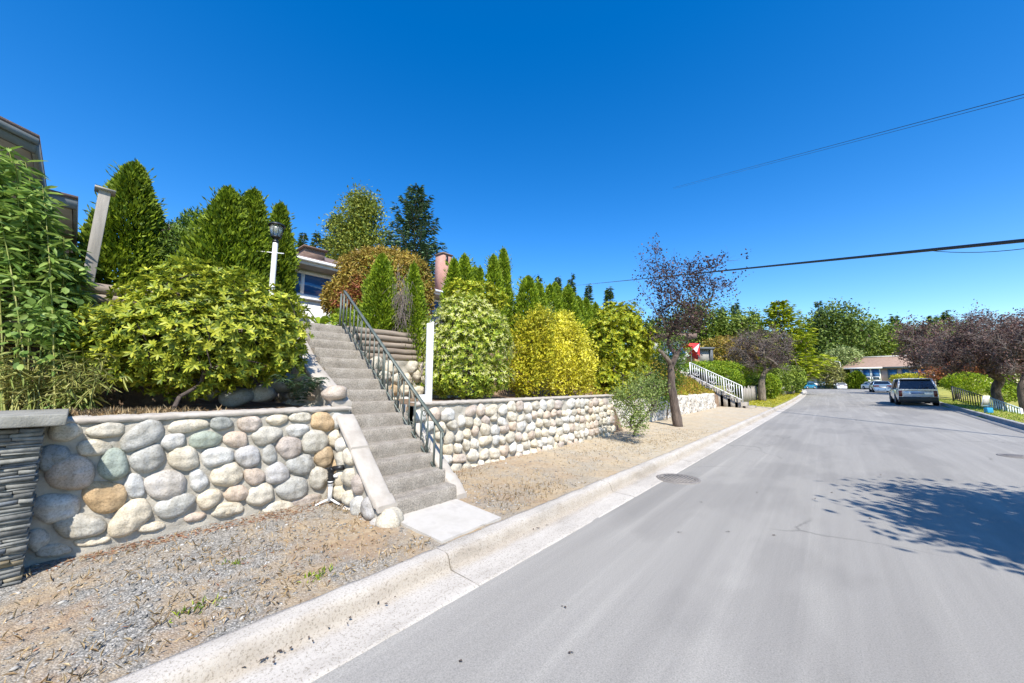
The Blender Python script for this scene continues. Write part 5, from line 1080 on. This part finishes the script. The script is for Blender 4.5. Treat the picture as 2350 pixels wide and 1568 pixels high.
for f0,f1 in ((.50,.60),(.66,.73),(.77,.84),(.86,.93)):
    mb=MB(); hbox(mb,A,B_,zmid+1.25,ztop-.5,.1,.05,None,f0,f1); w_=mb.build('window',M['glass_sky_blue'],ph)
    mb=MB()
    for q_ in (f0-.008,f1): hbox(mb,A,B_,zmid+1.15,ztop-.4,.12,.07,None,q_,q_+.008)
    hbox(mb,A,B_,zmid+1.13,zmid+1.25,.12,.075,None,f0-.008,f1+.008); mb.build('frame',M['siding_dark'],w_)
mb=MB(); hbox(mb,A,B_,zg-.2,zmid-.5,.1,-.55,None,.06,.38); mb.build('garage_door',M['white'],ph)
mb=MB(); hbox(mb,A,B_,zg-.2,zmid-.3,.1,-.5,None,.46,.9); mb.build('basement_opening',M['bark_dark'],ph)
d=(B_-A); d[2]=0; n_=unit(np.array([-d[1],d[0],0])); u_=unit(d); p=A-u_*1.0-n_*.75; q=B_+u_*1.0-n_*.75; p[2]=q[2]=ztop; hb=n_*11.5; rr=np.array([0,0,2.6])
mb=MB(); mb.add([p,q,q+hb,p+hb,p+hb/2+u_*3+rr,q+hb/2-u_*3+rr,p-(0,0,.05),q-(0,0,.05),q+hb-(0,0,.05),p+hb-(0,0,.05)],[(0,1,5,4),(1,2,5),(2,3,4,5),(3,0,4),(9,8,7,6)]); rf=mb.build('roof',M['roof_tan'],ph)
mb=MB(); mb.bar(p-(0,0,.12),p+(q-p)*.45-(0,0,.12),.1,.32); mb.build('gutter',M['white'],ph); mb=MB(); mb.bar(p+(q-p)*.452-(0,0,.14),q-(0,0,.14),.1,.42); mb.build('gutter',M['siding_dark'],ph)
mb=MB(); mb.bar(p+hb/2+u_*3+rr+(0,0,.1),q+hb/2-u_*3+rr+(0,0,.1),.3,.25); mb.build('ridge_cap',M['cream'],rf)
# ---- garage house
gA=dep(1850,892,104.); gB=dep(1915,892,100.); z0=.6; z1=dep(1880,868,102)[2]; zr2=dep(1890,848,102)[2]
gh=thing('garage','white double garage with pinkish tiled roof at the end of the road','garage',((gA[0]+gB[0])/2,(gA[1]+gB[1])/2,z0))
mb=MB(); hbox(mb,gA,gB,z0-.4,z1,7); mb.build('wall',M['cream'],gh)
for f0,f1 in ((.03,.42),(.52,.92)): mb=MB(); hbox(mb,gA,gB,z0-.3,z1-.7,.1,.06,None,f0,f1); mb.build('garage_door',M['white'],gh)
mb=MB(); hbox(mb,gA,gB,z0-.3,z1-.1,.1,.05,None,.43,.5); mb.build('pillar',M['siding_dark'],gh)
d=gB-gA; d[2]=0; u_=unit(d); n_=unit(np.array([-d[1],d[0],0])); p=gA-u_*.6-n_*.8+UZ*(z1-gA[2]); q=gB+u_*.6-n_*.8+UZ*(z1-gB[2]); q[2]=p[2]; hb=n_*8.6; rr=UZ*(zr2-z1+.8)
mb=MB(); mb.add([p,q,q+hb,p+hb,p+hb/2+u_+rr,q+hb/2-u_+rr],[(0,1,5,4),(1,2,5),(2,3,4,5),(3,0,4),(3,2,1,0)]); mb.build('roof',M['roof_tan'],gh)
lwall=thing('boundary_wall','low dark boundary wall between the teal car and the white sedan','wall',dep(1905,891,96)); mb=MB(); a=dep(1868,891,98); b_=dep(1935,891,96); hbox(mb,a,b_,.3,dep(1900,885,97)[2],.3); mb.build('wall_body',M['siding_dark'],lwall); mb=MB(); hbox(mb,a,b_,dep(1900,885,97)[2]+.002,dep(1900,885,97)[2]+.1,.36,.03); mb.build('coping',M['concrete'],lwall)
# ---- street light
sl=dep(1934,893,88); zt=dep(1922,829,88)[2]; lt2=thing('street_light','slim pale street light pole by the pink house','street light',(sl[0],sl[1],.7)); mb=MB(); mb.tube([(sl[0],sl[1],.5),(sl[0],sl[1],zt-.5),(sl[0]-.25*RT[0],sl[1]-.25*RT[1],zt)],[.14,.12,.10],8); mb.build('pole',M['cream'],lt2); mb=MB(); e=np.array([sl[0]-.25*RT[0],sl[1]-.25*RT[1],zt]); mb.obox(e-RH*.5,RH*.6,FH*.14,UZ*.07); mb.build('lamp_head',M['grey_metal'],lt2,bevel=.03)
# ---- utility pole behind the white house
up0=dep(820,600,22); z1=dep(822,572,22)[2]; ut=thing('utility_pole','pale wooden utility pole rising behind the white house roof','utility pole',(up0[0],up0[1],4.5)); mb=MB(); mb.tube([(up0[0],up0[1],4.0),(up0[0],up0[1],z1)],[.16,.13],10); mb.build('pole_shaft',M['woodz'],ut)
# ================================================================ CARS
def paint(name,c,metal=.3,rough=.28):
    m=plain(name,c,rough,metal,.8); return m
def car(name,label,cat,loc,rot,paint_,W=1.9,L=4.9,prof=None,belt=None,gh=None,zb=.28,wr=.36,axles=(.95,3.9),suv=True,lights='rear',plate=True,group='parked cars'):
    """local frame: rear bumper at y=0, nose at y=L, x across"""
    t=thing(name,label,cat,loc,group,rot); LOC[t.name]=np.zeros(3)
    ys=[p[0] for p in prof]; rings=[]
    for y,zt,wf in prof:
        h=W/2*wf; rings.append([(-x,y,z) for x,z in [(h*.80,zb),(h*.95,zb+.07),(h,zb+.32),(h*.992,zt-.16),(h*.965,zt-.04),(h*.90,zt)]]+[(x,y,z) for x,z in [(h*.90,zt),(h*.965,zt-.04),(h*.992,zt-.16),(h,zb+.32),(h*.95,zb+.07),(h*.80,zb)]])
    mb=MB(); G=np.array(rings); mb.grid(G); k=12
    mb.add(G[0],[tuple(range(k))[::-1]]); mb.add(G[-1],[tuple(range(k))]); mb.grid(np.stack([G[:,-1],G[:,0]],1))
    body=mb.build('body',paint_,t,smooth=False,bevel=.03)
    # greenhouse: gh = (yb0,yr0,yr1,yb1, z_roof, half-width belt, half-width roof)
    yb0,yr0,yr1,yb1,zr,hb,hr=gh; zbelt=belt
    def q4(name,P,th=.02):
        mb=MB(); mb.add(P,[tuple(range(len(P)))]); return mb.build(name,M['car_glass'],t)
    zt=zr-.07
    q4('rear_window',[(-hb,yb0,zbelt),(hb,yb0,zbelt),(hr,yr0,zt),(-hr,yr0,zt)]); q4('windshield',[(hb,yb1,zbelt),(-hb,yb1,zbelt),(-hr,yr1,zt),(hr,yr1,zt)])
    for s in (1,-1):
        P=[(s*hb,yb0,zbelt),(s*hb,yb1,zbelt),(s*hr,yr1,zt),(s*hr,yr0,zt)]; q4('side_window',P if s>0 else P[::-1])
        for fa in ((0,.0),(.40,.36),(.66,.66)):
            mb=MB(); a=np.array([s*hb,yb0+(yb1-yb0)*fa[0],zbelt-.01]); b_=np.array([s*hr,yr0+(yr1-yr0)*fa[1],zt+.02]); mb.bar(a,b_,.085 if fa[0]==0 else .06,.05); mb.build('pillar',paint_ if fa[0]==0 else M['black'],t)
        mb=MB(); mb.bar((s*hb,yb1,zbelt-.01),(s*hr,yr1,zt+.02),.06,.06); mb.build('pillar',paint_,t)
        mb=MB(); mb.obox((s*(hb+.16),yb1-.35,zbelt+.08),(.10,0,0),(0,.05,0),(0,0,.075)); mb.bar((s*(hb-.02),yb1-.32,zbelt+.03),(s*(hb+.1),yb1-.33,zbelt+.05),.05); mb.build('mirror',paint_,t,bevel=.02)
    mb=MB(); N_=7; rows=[]
    for f in np.linspace(0,1,N_):
        y=yr0-.10+(yr1-yr0+.14)*f; cr=.035*math.sin(math.pi*min(1,f*1.05)); w_=hr*(1-.03*abs(f-.5))
        rows.append([(-w_-.02,y,zt+.0),(-w_+.02,y,zt+.045+cr*.5),(-w_*.6,y,zr-.0+cr*.6),(0,y,zr+cr*.8),(w_*.6,y,zr+cr*.6),(w_-.02,y,zt+.045+cr*.5),(w_+.02,y,zt)])
    mb.grid(rows); mb.add(rows[0],[tuple(range(7))]); mb.add(rows[-1],[tuple(range(7))[::-1]]); mb.build('roof_panel',paint_,t)
    for ya in axles:
        for s in (1,-1):
            h=W/2; mb=MB(); mb.lathe((s*(h*.998),ya,wr+.01),[(wr+.07,-.16),(wr+.07,.004)],24,axis=0) if s>0 else mb.lathe((s*(h*.998),ya,wr+.01),[(wr+.07,-.004),(wr+.07,.16)],24,axis=0); mb.build('wheel_arch',M['black'],t)
            mb=MB(); x0,x1=(h-.22,h+.012) if s>0 else (-h-.012,-h+.22)
            mb.lathe((0,ya,wr),[(wr*.62,x0),(wr*.96,x0),(wr,x0+.03),(wr,x1-.03),(wr*.95,x1),(wr*.66,x1)],28,axis=0); wh=mb.build('wheel',M['rubber'],t)
            mb=MB(); xo=x1+.004 if s>0 else x0-.004
            mb.lathe((0,ya,wr),[(wr*.66,min(xo,xo-s*.03)),(wr*.66,max(xo,xo-s*.03))],28,axis=0)
            for q in range(5):
                a=q*2*math.pi/5; mb.bar((xo+s*.008,ya,wr),(xo+s*.008,ya+wr*.6*math.cos(a),wr+wr*.6*math.sin(a)),.05,.02)
            mb.build('rim',M['grey_metal'],wh)
    # rear
    rb=W/2*prof[0][2]; mb=MB(); mb.box((-rb*.985,-.06,zb-.07),(rb*.985,.45,zb+.30)); mb.build('bumper',M['black'] if suv else paint_,t,bevel=.04)
    mb=MB(); rf_=W/2*prof[-1][2]; mb.box((-rf_*.95,L-.3,zb-.03),(rf_*.95,L+.04,zb+.2)); mb.build('front_bumper',M['black'],t,bevel=.04)
    zl=prof[0][1]
    tl=plain('tail_lamp',(.12,.008,.006),.2); 
    for s in (1,-1):
        mb=MB()
        if suv: mb.box((s*rb*.87-.085,-.03,zl-.50),(s*rb*.87+.085,.22,zl-.10))
        else: mb.box((s*rb*.72-.26,-.03,zl-.24),(s*rb*.72+.26,.2,zl-.10))
        mb.build('tail_light',tl,t,bevel=.015)
        mb=MB(); mb.box((s*rf_*.75-.2,L-.25,zb+.33),(s*rf_*.75+.2,L+.03,zb+.47)); mb.build('headlight',M['glass_sky_blue'] if False else M['chrome'],t,bevel=.02)
    if suv:
        mb=MB(); mb.box((-rb*.74,-.022,zl-.52),(rb*.74,.0,zl-.13)); mb.build('tailgate_panel',paint_,t,bevel=.01)
        mb=MB(); mb.box((-rb*.80,-.03,zl-.12),(rb*.80,.0,zl-.095)); mb.build('trim_strip',M['dark_metal'],t)
        mb=MB(); mb.box((-hr*.96,yr0-.16,zt+.0),(hr*.96,yr0+.02,zt+.05)); mb.build('spoiler',paint_,t,bevel=.015)
        mb=MB(); mb.box((-.30,-.026,zl-.33),(.02+.28,-.0225,zl-.2)); 
    else:
        mb=MB(); mb.box((-.27,-.03,zl-.42),(.27,.0,zl-.29))
    mb.build('licence_plate',M['cream'] if not suv else plain('plate_blue_white',(.35,.40,.55),.4),t)
    mb=MB(); mb.box((-.26,L+.02,zb+.16),(.26,L+.045,zb+.28)); mb.build('front_plate',M['cream'],t)
    mb=MB(); mb.box((-rf_*.5,L-.02,zb+.3),(rf_*.5,L+.035,zb+.45)); mb.build('grille',M['black'],t)
    return t
suvp=[(0,1.10,.93),(.10,1.12,.965),(.5,1.125,.99),(1.5,1.12,1),(3.2,1.12,1),(3.7,1.10,.99),(4.3,1.06,.975),(4.75,.99,.94),(4.95,.86,.88)]
c=dep(2107,928,25.2)
car('silver_suv','silver-grey SUV parked at the right kerb, seen from behind, nearest car','car',(4.42,36.9,float(roadz(36.9))+.005),0,paint('silver_paint',(.60,.62,.65),.2,.25),2.0,4.95,suvp,1.11,(.05,.42,3.05,3.65,1.84,.90,.74),wr=.39,axles=(1.0,3.95))
sedp=[(0,.98,.90),(.12,1.02,.95),(.6,1.04,.985),(1.6,1.0,1),(3.2,.98,1),(3.9,.93,.98),(4.5,.84,.94),(4.75,.70,.88)]
y=66.; car('blue_sedan','metallic blue-grey sedan parked on the crest ahead of the silver SUV','car',(5.0,y,float(roadz(y))+.005),R(2),paint('blue_grey_paint',(.26,.36,.50),.35,.25),1.86,4.75,sedp,.99,(.55,1.25,2.75,3.6,1.46,.84,.62),wr=.34,suv=False,axles=(.95,3.75),zb=.24)
w1=dep(1933,893,82.); car('white_sedan','white sedan beyond the crest facing away, beside the street light','car',(w1[0],w1[1],float(roadz(w1[1]))-.05),R(4),paint('white_paint_gloss',(.74,.74,.73),0,.3),1.85,4.7,sedp,.99,(.55,1.25,2.75,3.6,1.44,.84,.62),wr=.34,suv=False,axles=(.95,3.7),zb=.24)
w2=dep(1988,894,76.); car('white_sedan','white car half hidden behind the blue-grey sedan in front of the pink house','car',(w2[0],w2[1],float(roadz(w2[1]))-.02),R(205),paint('white_paint_gloss2',(.72,.72,.71),0,.3),1.85,4.6,sedp,.99,(.55,1.25,2.75,3.6,1.55,.84,.66),wr=.34,suv=False,axles=(.95,3.7),zb=.24)
w3=dep(1866,893,84.); car('teal_car','teal blue car coming over the crest on the left side','car',(w3[0],w3[1],float(roadz(w3[1]))-.05),R(152),paint('teal_paint',(.01,.22,.36),.3,.25),1.82,4.4,sedp[:-2]+[(4.2,.84,.94),(4.4,.70,.88)],.98,(.2,.9,2.6,3.4,1.48,.82,.62),wr=.33,suv=False,axles=(.85,3.45),zb=.24)
# ================================================================ RIGHT VERGE
XR=6.75
t0=onx(2184,887,XR); t1=onx(2262,911,XR); t2=onx(2343,938,XR)
def fence_rail(name,label,a,b_,h,n,mat,pm):
    t=thing(name,label,'railing',((a+b_)/2)-(0,0,h)); mb=MB(); mb.bar(a,b_,.05,.04); mb.build('top_rail',mat,t); mb=MB(); mb.bar(a-(0,0,h*.9),b_-(0,0,h*.9),.04,.03); mb.build('lower_rail',mat,t)
    for i in range(n+1):
        p=a+(b_-a)*i/n; end=i in(0,n); mb=MB(); mb.bar(p+(0,0,.0),p-(0,0,h*(1.1 if end else .9)),.08 if end else .04); mb.build('post' if end else 'baluster',pm if end else mat,t)
    return t
fence_rail('iron_railing','black iron railing on the right verge below the clipped dome shrub',t0,t1,.98,14,M['dark_metal'],M['dark_metal'])
pale=surf('pale_green_paint',(.42,.52,.47),(.58,.64,.60),6,.5)
fence_rail('iron_railing','pale green-white railing continuing the black one on the right verge',t1+(0,-.12,.03),t2,.95,14,pale,M['white'])
s0=onz(2266,951,.16); sg=thing('notice_sign','small white paper notice on a blue base leaning by the pale railing','sign',s0); Zs=float((s0-C0)@FW); k=Zs/FPX
mb=MB(); c_=s0+UZ*k*30; mb.obox(c_,RH*k*7.5,UZ*k*12-FH*k*3,np.cross(RH,UZ)*.012); mb.build('notice_panel',M['white'],sg)
mb=MB(); mb.obox(c_-UZ*k*2-FH*.016,RH*k*6.5,UZ*k*7-FH*k*1.6,np.cross(RH,UZ)*.004); mb.build('printed_area',M['soffit'],sg)
mb=MB(); mb.obox(s0+UZ*k*9+RH*k*4,RH*k*7,UZ*k*6,FH*k*4); mb.build('base',plain('blue_plastic',(.02,.25,.45),.4),sg,bevel=.03)
# ================================================================ CABLES
def cable(label,a,b_,r,sag,name='overhead_cable',n=40,group='overhead cables'):
    s=np.linspace(0,1,n); a=np.array(a,float); b_=np.array(b_,float); P=a+np.outer(s,b_-a)-np.outer(4*sag*s*(1-s),UZ); mb=MB(); mb.tube(P,r,6); return tag(mb.build(name,M['black'],None,loc=P[n//2]),label,'cable',group)
A_=np.array([4.11,19.12,6.15]); D_=np.array([-3.05,4.0,1.32])
best=min(np.linspace(3,60,3000),key=lambda s:abs(((A_+D_*s-C0)@RT)/((A_+D_*s-C0)@FW)*FPX+1175-1150))
cable('thick black overhead cable crossing from behind the cedars to the right edge',A_+D_*best,A_-D_*2.2,np.linspace(.026,.066,40),.0)
# slack loop hung under the main cable
l0=A_+D_*.32; l1=A_-D_*2.0; s=np.linspace(0,1,30); P=l0+np.outer(s,l1-l0)-np.outer(.34*np.sin(np.minimum(1,s*2.4)*math.pi)*np.exp(-s*1.6)+.10*s,UZ)
mb=MB(); mb.tube(P,.012,6); tag(mb.build('overhead_cable',M['black'],None,loc=P[10]),'thin slack cable looped below the thick cable at the right','cable','overhead cables')
cable('very thin upper wire high in the sky at the right, higher of two',dep(1545,431,60),dep(2420,198,12),.014,0)
cable('very thin upper wire just below its twin high in the sky',dep(1545,434,60),dep(2420,206,12),.010,0)
# ================================================================ LITTER, PEBBLES, GRASS
def vz(x,y): return vergez(x,y)
n=6500; y=rng.uniform(-1.6,3.6,n); y=np.where(rng.random(n)<.35,rng.uniform(2.8,12,n),y); x=rng.uniform(-4.45,-2.75,n); ok=~((y>2.15)&(y<3.05)&(x>-3.55)); x,y=x[ok],y[ok]; n=len(x)
octv=np.array([[1,0,0],[0,1,0],[-1,0,0],[0,-1,0],[0,0,1],[0,0,-1],[.7,.7,.5],[-.7,.7,.5],[-.7,-.7,.5],[.7,-.7,.5]],float)
of=np.array([(0,6,4),(6,1,4),(1,7,4),(7,2,4),(2,8,4),(8,3,4),(3,9,4),(9,0,4),(0,1,6),(1,2,7),(2,3,8),(3,0,9),(1,0,5),(2,1,5),(3,2,5),(0,3,5)])
sz=rng.gamma(1.6,.0028,n)+.0025; sz=np.minimum(sz,.019); a=rng.uniform(0,6.28,n); base=octv*np.array([1,1,.55]); el=rng.uniform(.6,1.2,(n,1,1))
V=np.tile(base[None],(n,1,1))*(1+rng.normal(size=(n,10,1))*.12); V[:,:,1]*=el[:,:,0]; c_,s_=np.cos(a)[:,None],np.sin(a)[:,None]
V=np.stack([V[...,0]*c_-V[...,1]*s_,V[...,0]*s_+V[...,1]*c_,V[...,2]],-1)*sz[:,None,None]; V+=np.stack([x,y,vz(x,y)+sz*.15],-1)[:,None]
F=(of[None]+(np.arange(n)*10)[:,None,None]).reshape(-1,3)
m,nt,b=newmat('pebble'); g=nt.nodes.new('ShaderNodeNewGeometry'); nt.links.new(ramp(nt,[(0,(.13,.125,.11)),(.4,(.22,.21,.19)),(.7,(.31,.29,.255)),(.92,(.40,.375,.33)),(1,(.60,.57,.52))],g.outputs['Random Per Island']),b.inputs['Base Color']); b.inputs['Roughness'].default_value=.85
tag(link('loose_gravel',mesh_np('loose_gravel',V.reshape(-1,3),[F],m)),'loose grey gravel scattered over the verge between wall and kerb','gravel',kind='stuff')
def blades(name,label,cat,x,y,z,L,W,mat,lean=.6):
    n=len(x); ls=LS(); ls.leaves(np.stack([x,y,z],-1),unit(rng.normal(size=(n,3))*lean+UZ*.7),rnd_dir(n),L*rng.uniform(.4,1.3,n),W,.35); return tag(ls.build(name,mat),label,cat,kind='stuff')
# dry grass on the verge + patch on the left bed
def patches(n,cs):
    xs=[];ys=[]
    for cx,cy,sx_,sy_,k in cs: xs.append(cx+rng.normal(size=k)*sx_); ys.append(cy+rng.normal(size=k)*sy_)
    return np.concatenate(xs),np.concatenate(ys)
x,y=patches(0,[(-3.6,1.1,.35,.45,700),(-3.1,3.9,.25,.6,900),(-4.2,3.6,.12,.4,350),(-3.0,.4,.12,.8,500),(-4.0,2.0,.25,.1,250),(-3.6,7.5,.45,1.6,900),(-3.2,10,.3,1.5,700),(-2.8,1.4,.06,1.0,500),(-3.9,.3,.5,.5,500)]); k=(x<-2.7)&(x>-4.44)&~((y>2.15)&(y<3.05)&(x>-3.6)); x,y=x[k],y[k]
blades('dry_grass','thin straw-coloured dry grass on the gravel verge','grass',x,y,vz(x,y),.05,.004,M['drygrass'],1.1)
pc=onx(265,915,-4.85); x,y=patches(0,[(-4.85,.25,.16,.26,4600),(-4.75,-.02,.1,.2,900)]); k=x<-4.62; x,y=x[k],y[k]
blades('dry_grass','dense tuft of tan dry grass behind the left wall coping','grass',x,y,gz(x,y),.085,.0028,M['drygrass'],.9)
x,y=patches(0,[(-4.35,.5,.05,.45,420),(-4.3,1.5,.06,.35,330),(-3.7,1.6,.3,.4,60),(-3.3,.6,.3,.7,60),(-4.9,1.3,.18,.45,1500),(-4.75,1.8,.08,.3,600),(-4.35,4.2,.05,.8,150)]); bed=x<-4.6; z=np.where(bed,gz(x,y)+.012,vz(x,y)+.006); k=(bed|(x>-4.44))&(x<-2.7); x,y,z=x[k],y[k],z[k]; n=len(x)
ls=LS(); ls.leaves(np.stack([x,y,z],-1),unit(rng.normal(size=(n,3))*[1,1,.05]),unit(UZ+rng.normal(size=(n,3))*.15),.045*rng.uniform(.4,1.2,n),.012,.05); tag(ls.build('leaf_litter',M['litter']),'rust-brown fallen leaves along the wall foot and under the rhododendron','leaves',kind='stuff')
x,y=patches(0,[(-2.9,1.25,.035,.05,60),(-3.05,.6,.03,.06,50),(-3.5,.9,.03,.04,30),(-4.68,.15,.03,.05,70)]); z=np.where(x<-4.5,gz(x,y),vz(x,y)); blades('weeds','small bright green weeds poking through the gravel','weeds',x,y,z,.04,.007,M['brightg'],.7)
# dry debris in the gutter and on the road
L_=[(590,1525),(640,1505),(690,1478),(850,1402),(1220,1220),(1230,1160)]; P=[]
for px,py in L_:
    q=onz(px,py,.02)
    for j in range(6): P.append(q+np.array([rng.normal()*.02,rng.normal()*.12,.012]))
for px,py in [(1310,1500),(1055,1520),(1290,1392),(1665,1220),(1772,1228),(1995,1190),(1866,1145),(1605,1152),(1905,1130),(2020,1090),(1735,1130),(1560,1222)]: 
    q=onz(px,py,.006); P+=[q,q+np.array([.012,.01,.004])]
P=np.array(P); n=len(P); ls=LS(); ls.leaves(P,unit(rng.normal(size=(n,3))*[1,1,.2]),unit(UZ+rng.normal(size=(n,3))*.5),.03*rng.uniform(.5,1.1,n),.016,.2); tag(ls.build('leaf_debris',M['bark_dark']),'small dark leaf scraps in the gutter and on the asphalt','leaves',kind='stuff')
# grass on the right verge
n=9000; y=rng.uniform(12,46,n); x=rx(y)+.2+rng.uniform(0,1,n)**1.2*3.2; blades('verge_grass','short green grass on the right verge behind the kerb','grass',x,y,np.maximum(gz(x,y)+.02,roadz(y)-.17),.07,.022,M['brightg'],.6)
n=7000; y=rng.uniform(27,70,n); x=kx(y)-.55-rng.uniform(0,1,n)*2.6; blades('verge_grass','short yellowing grass on the left verge lawn below the bare plum trees','grass',x,y,gz(x,y)+.02,.12,.03,M['yellowg'],.6)
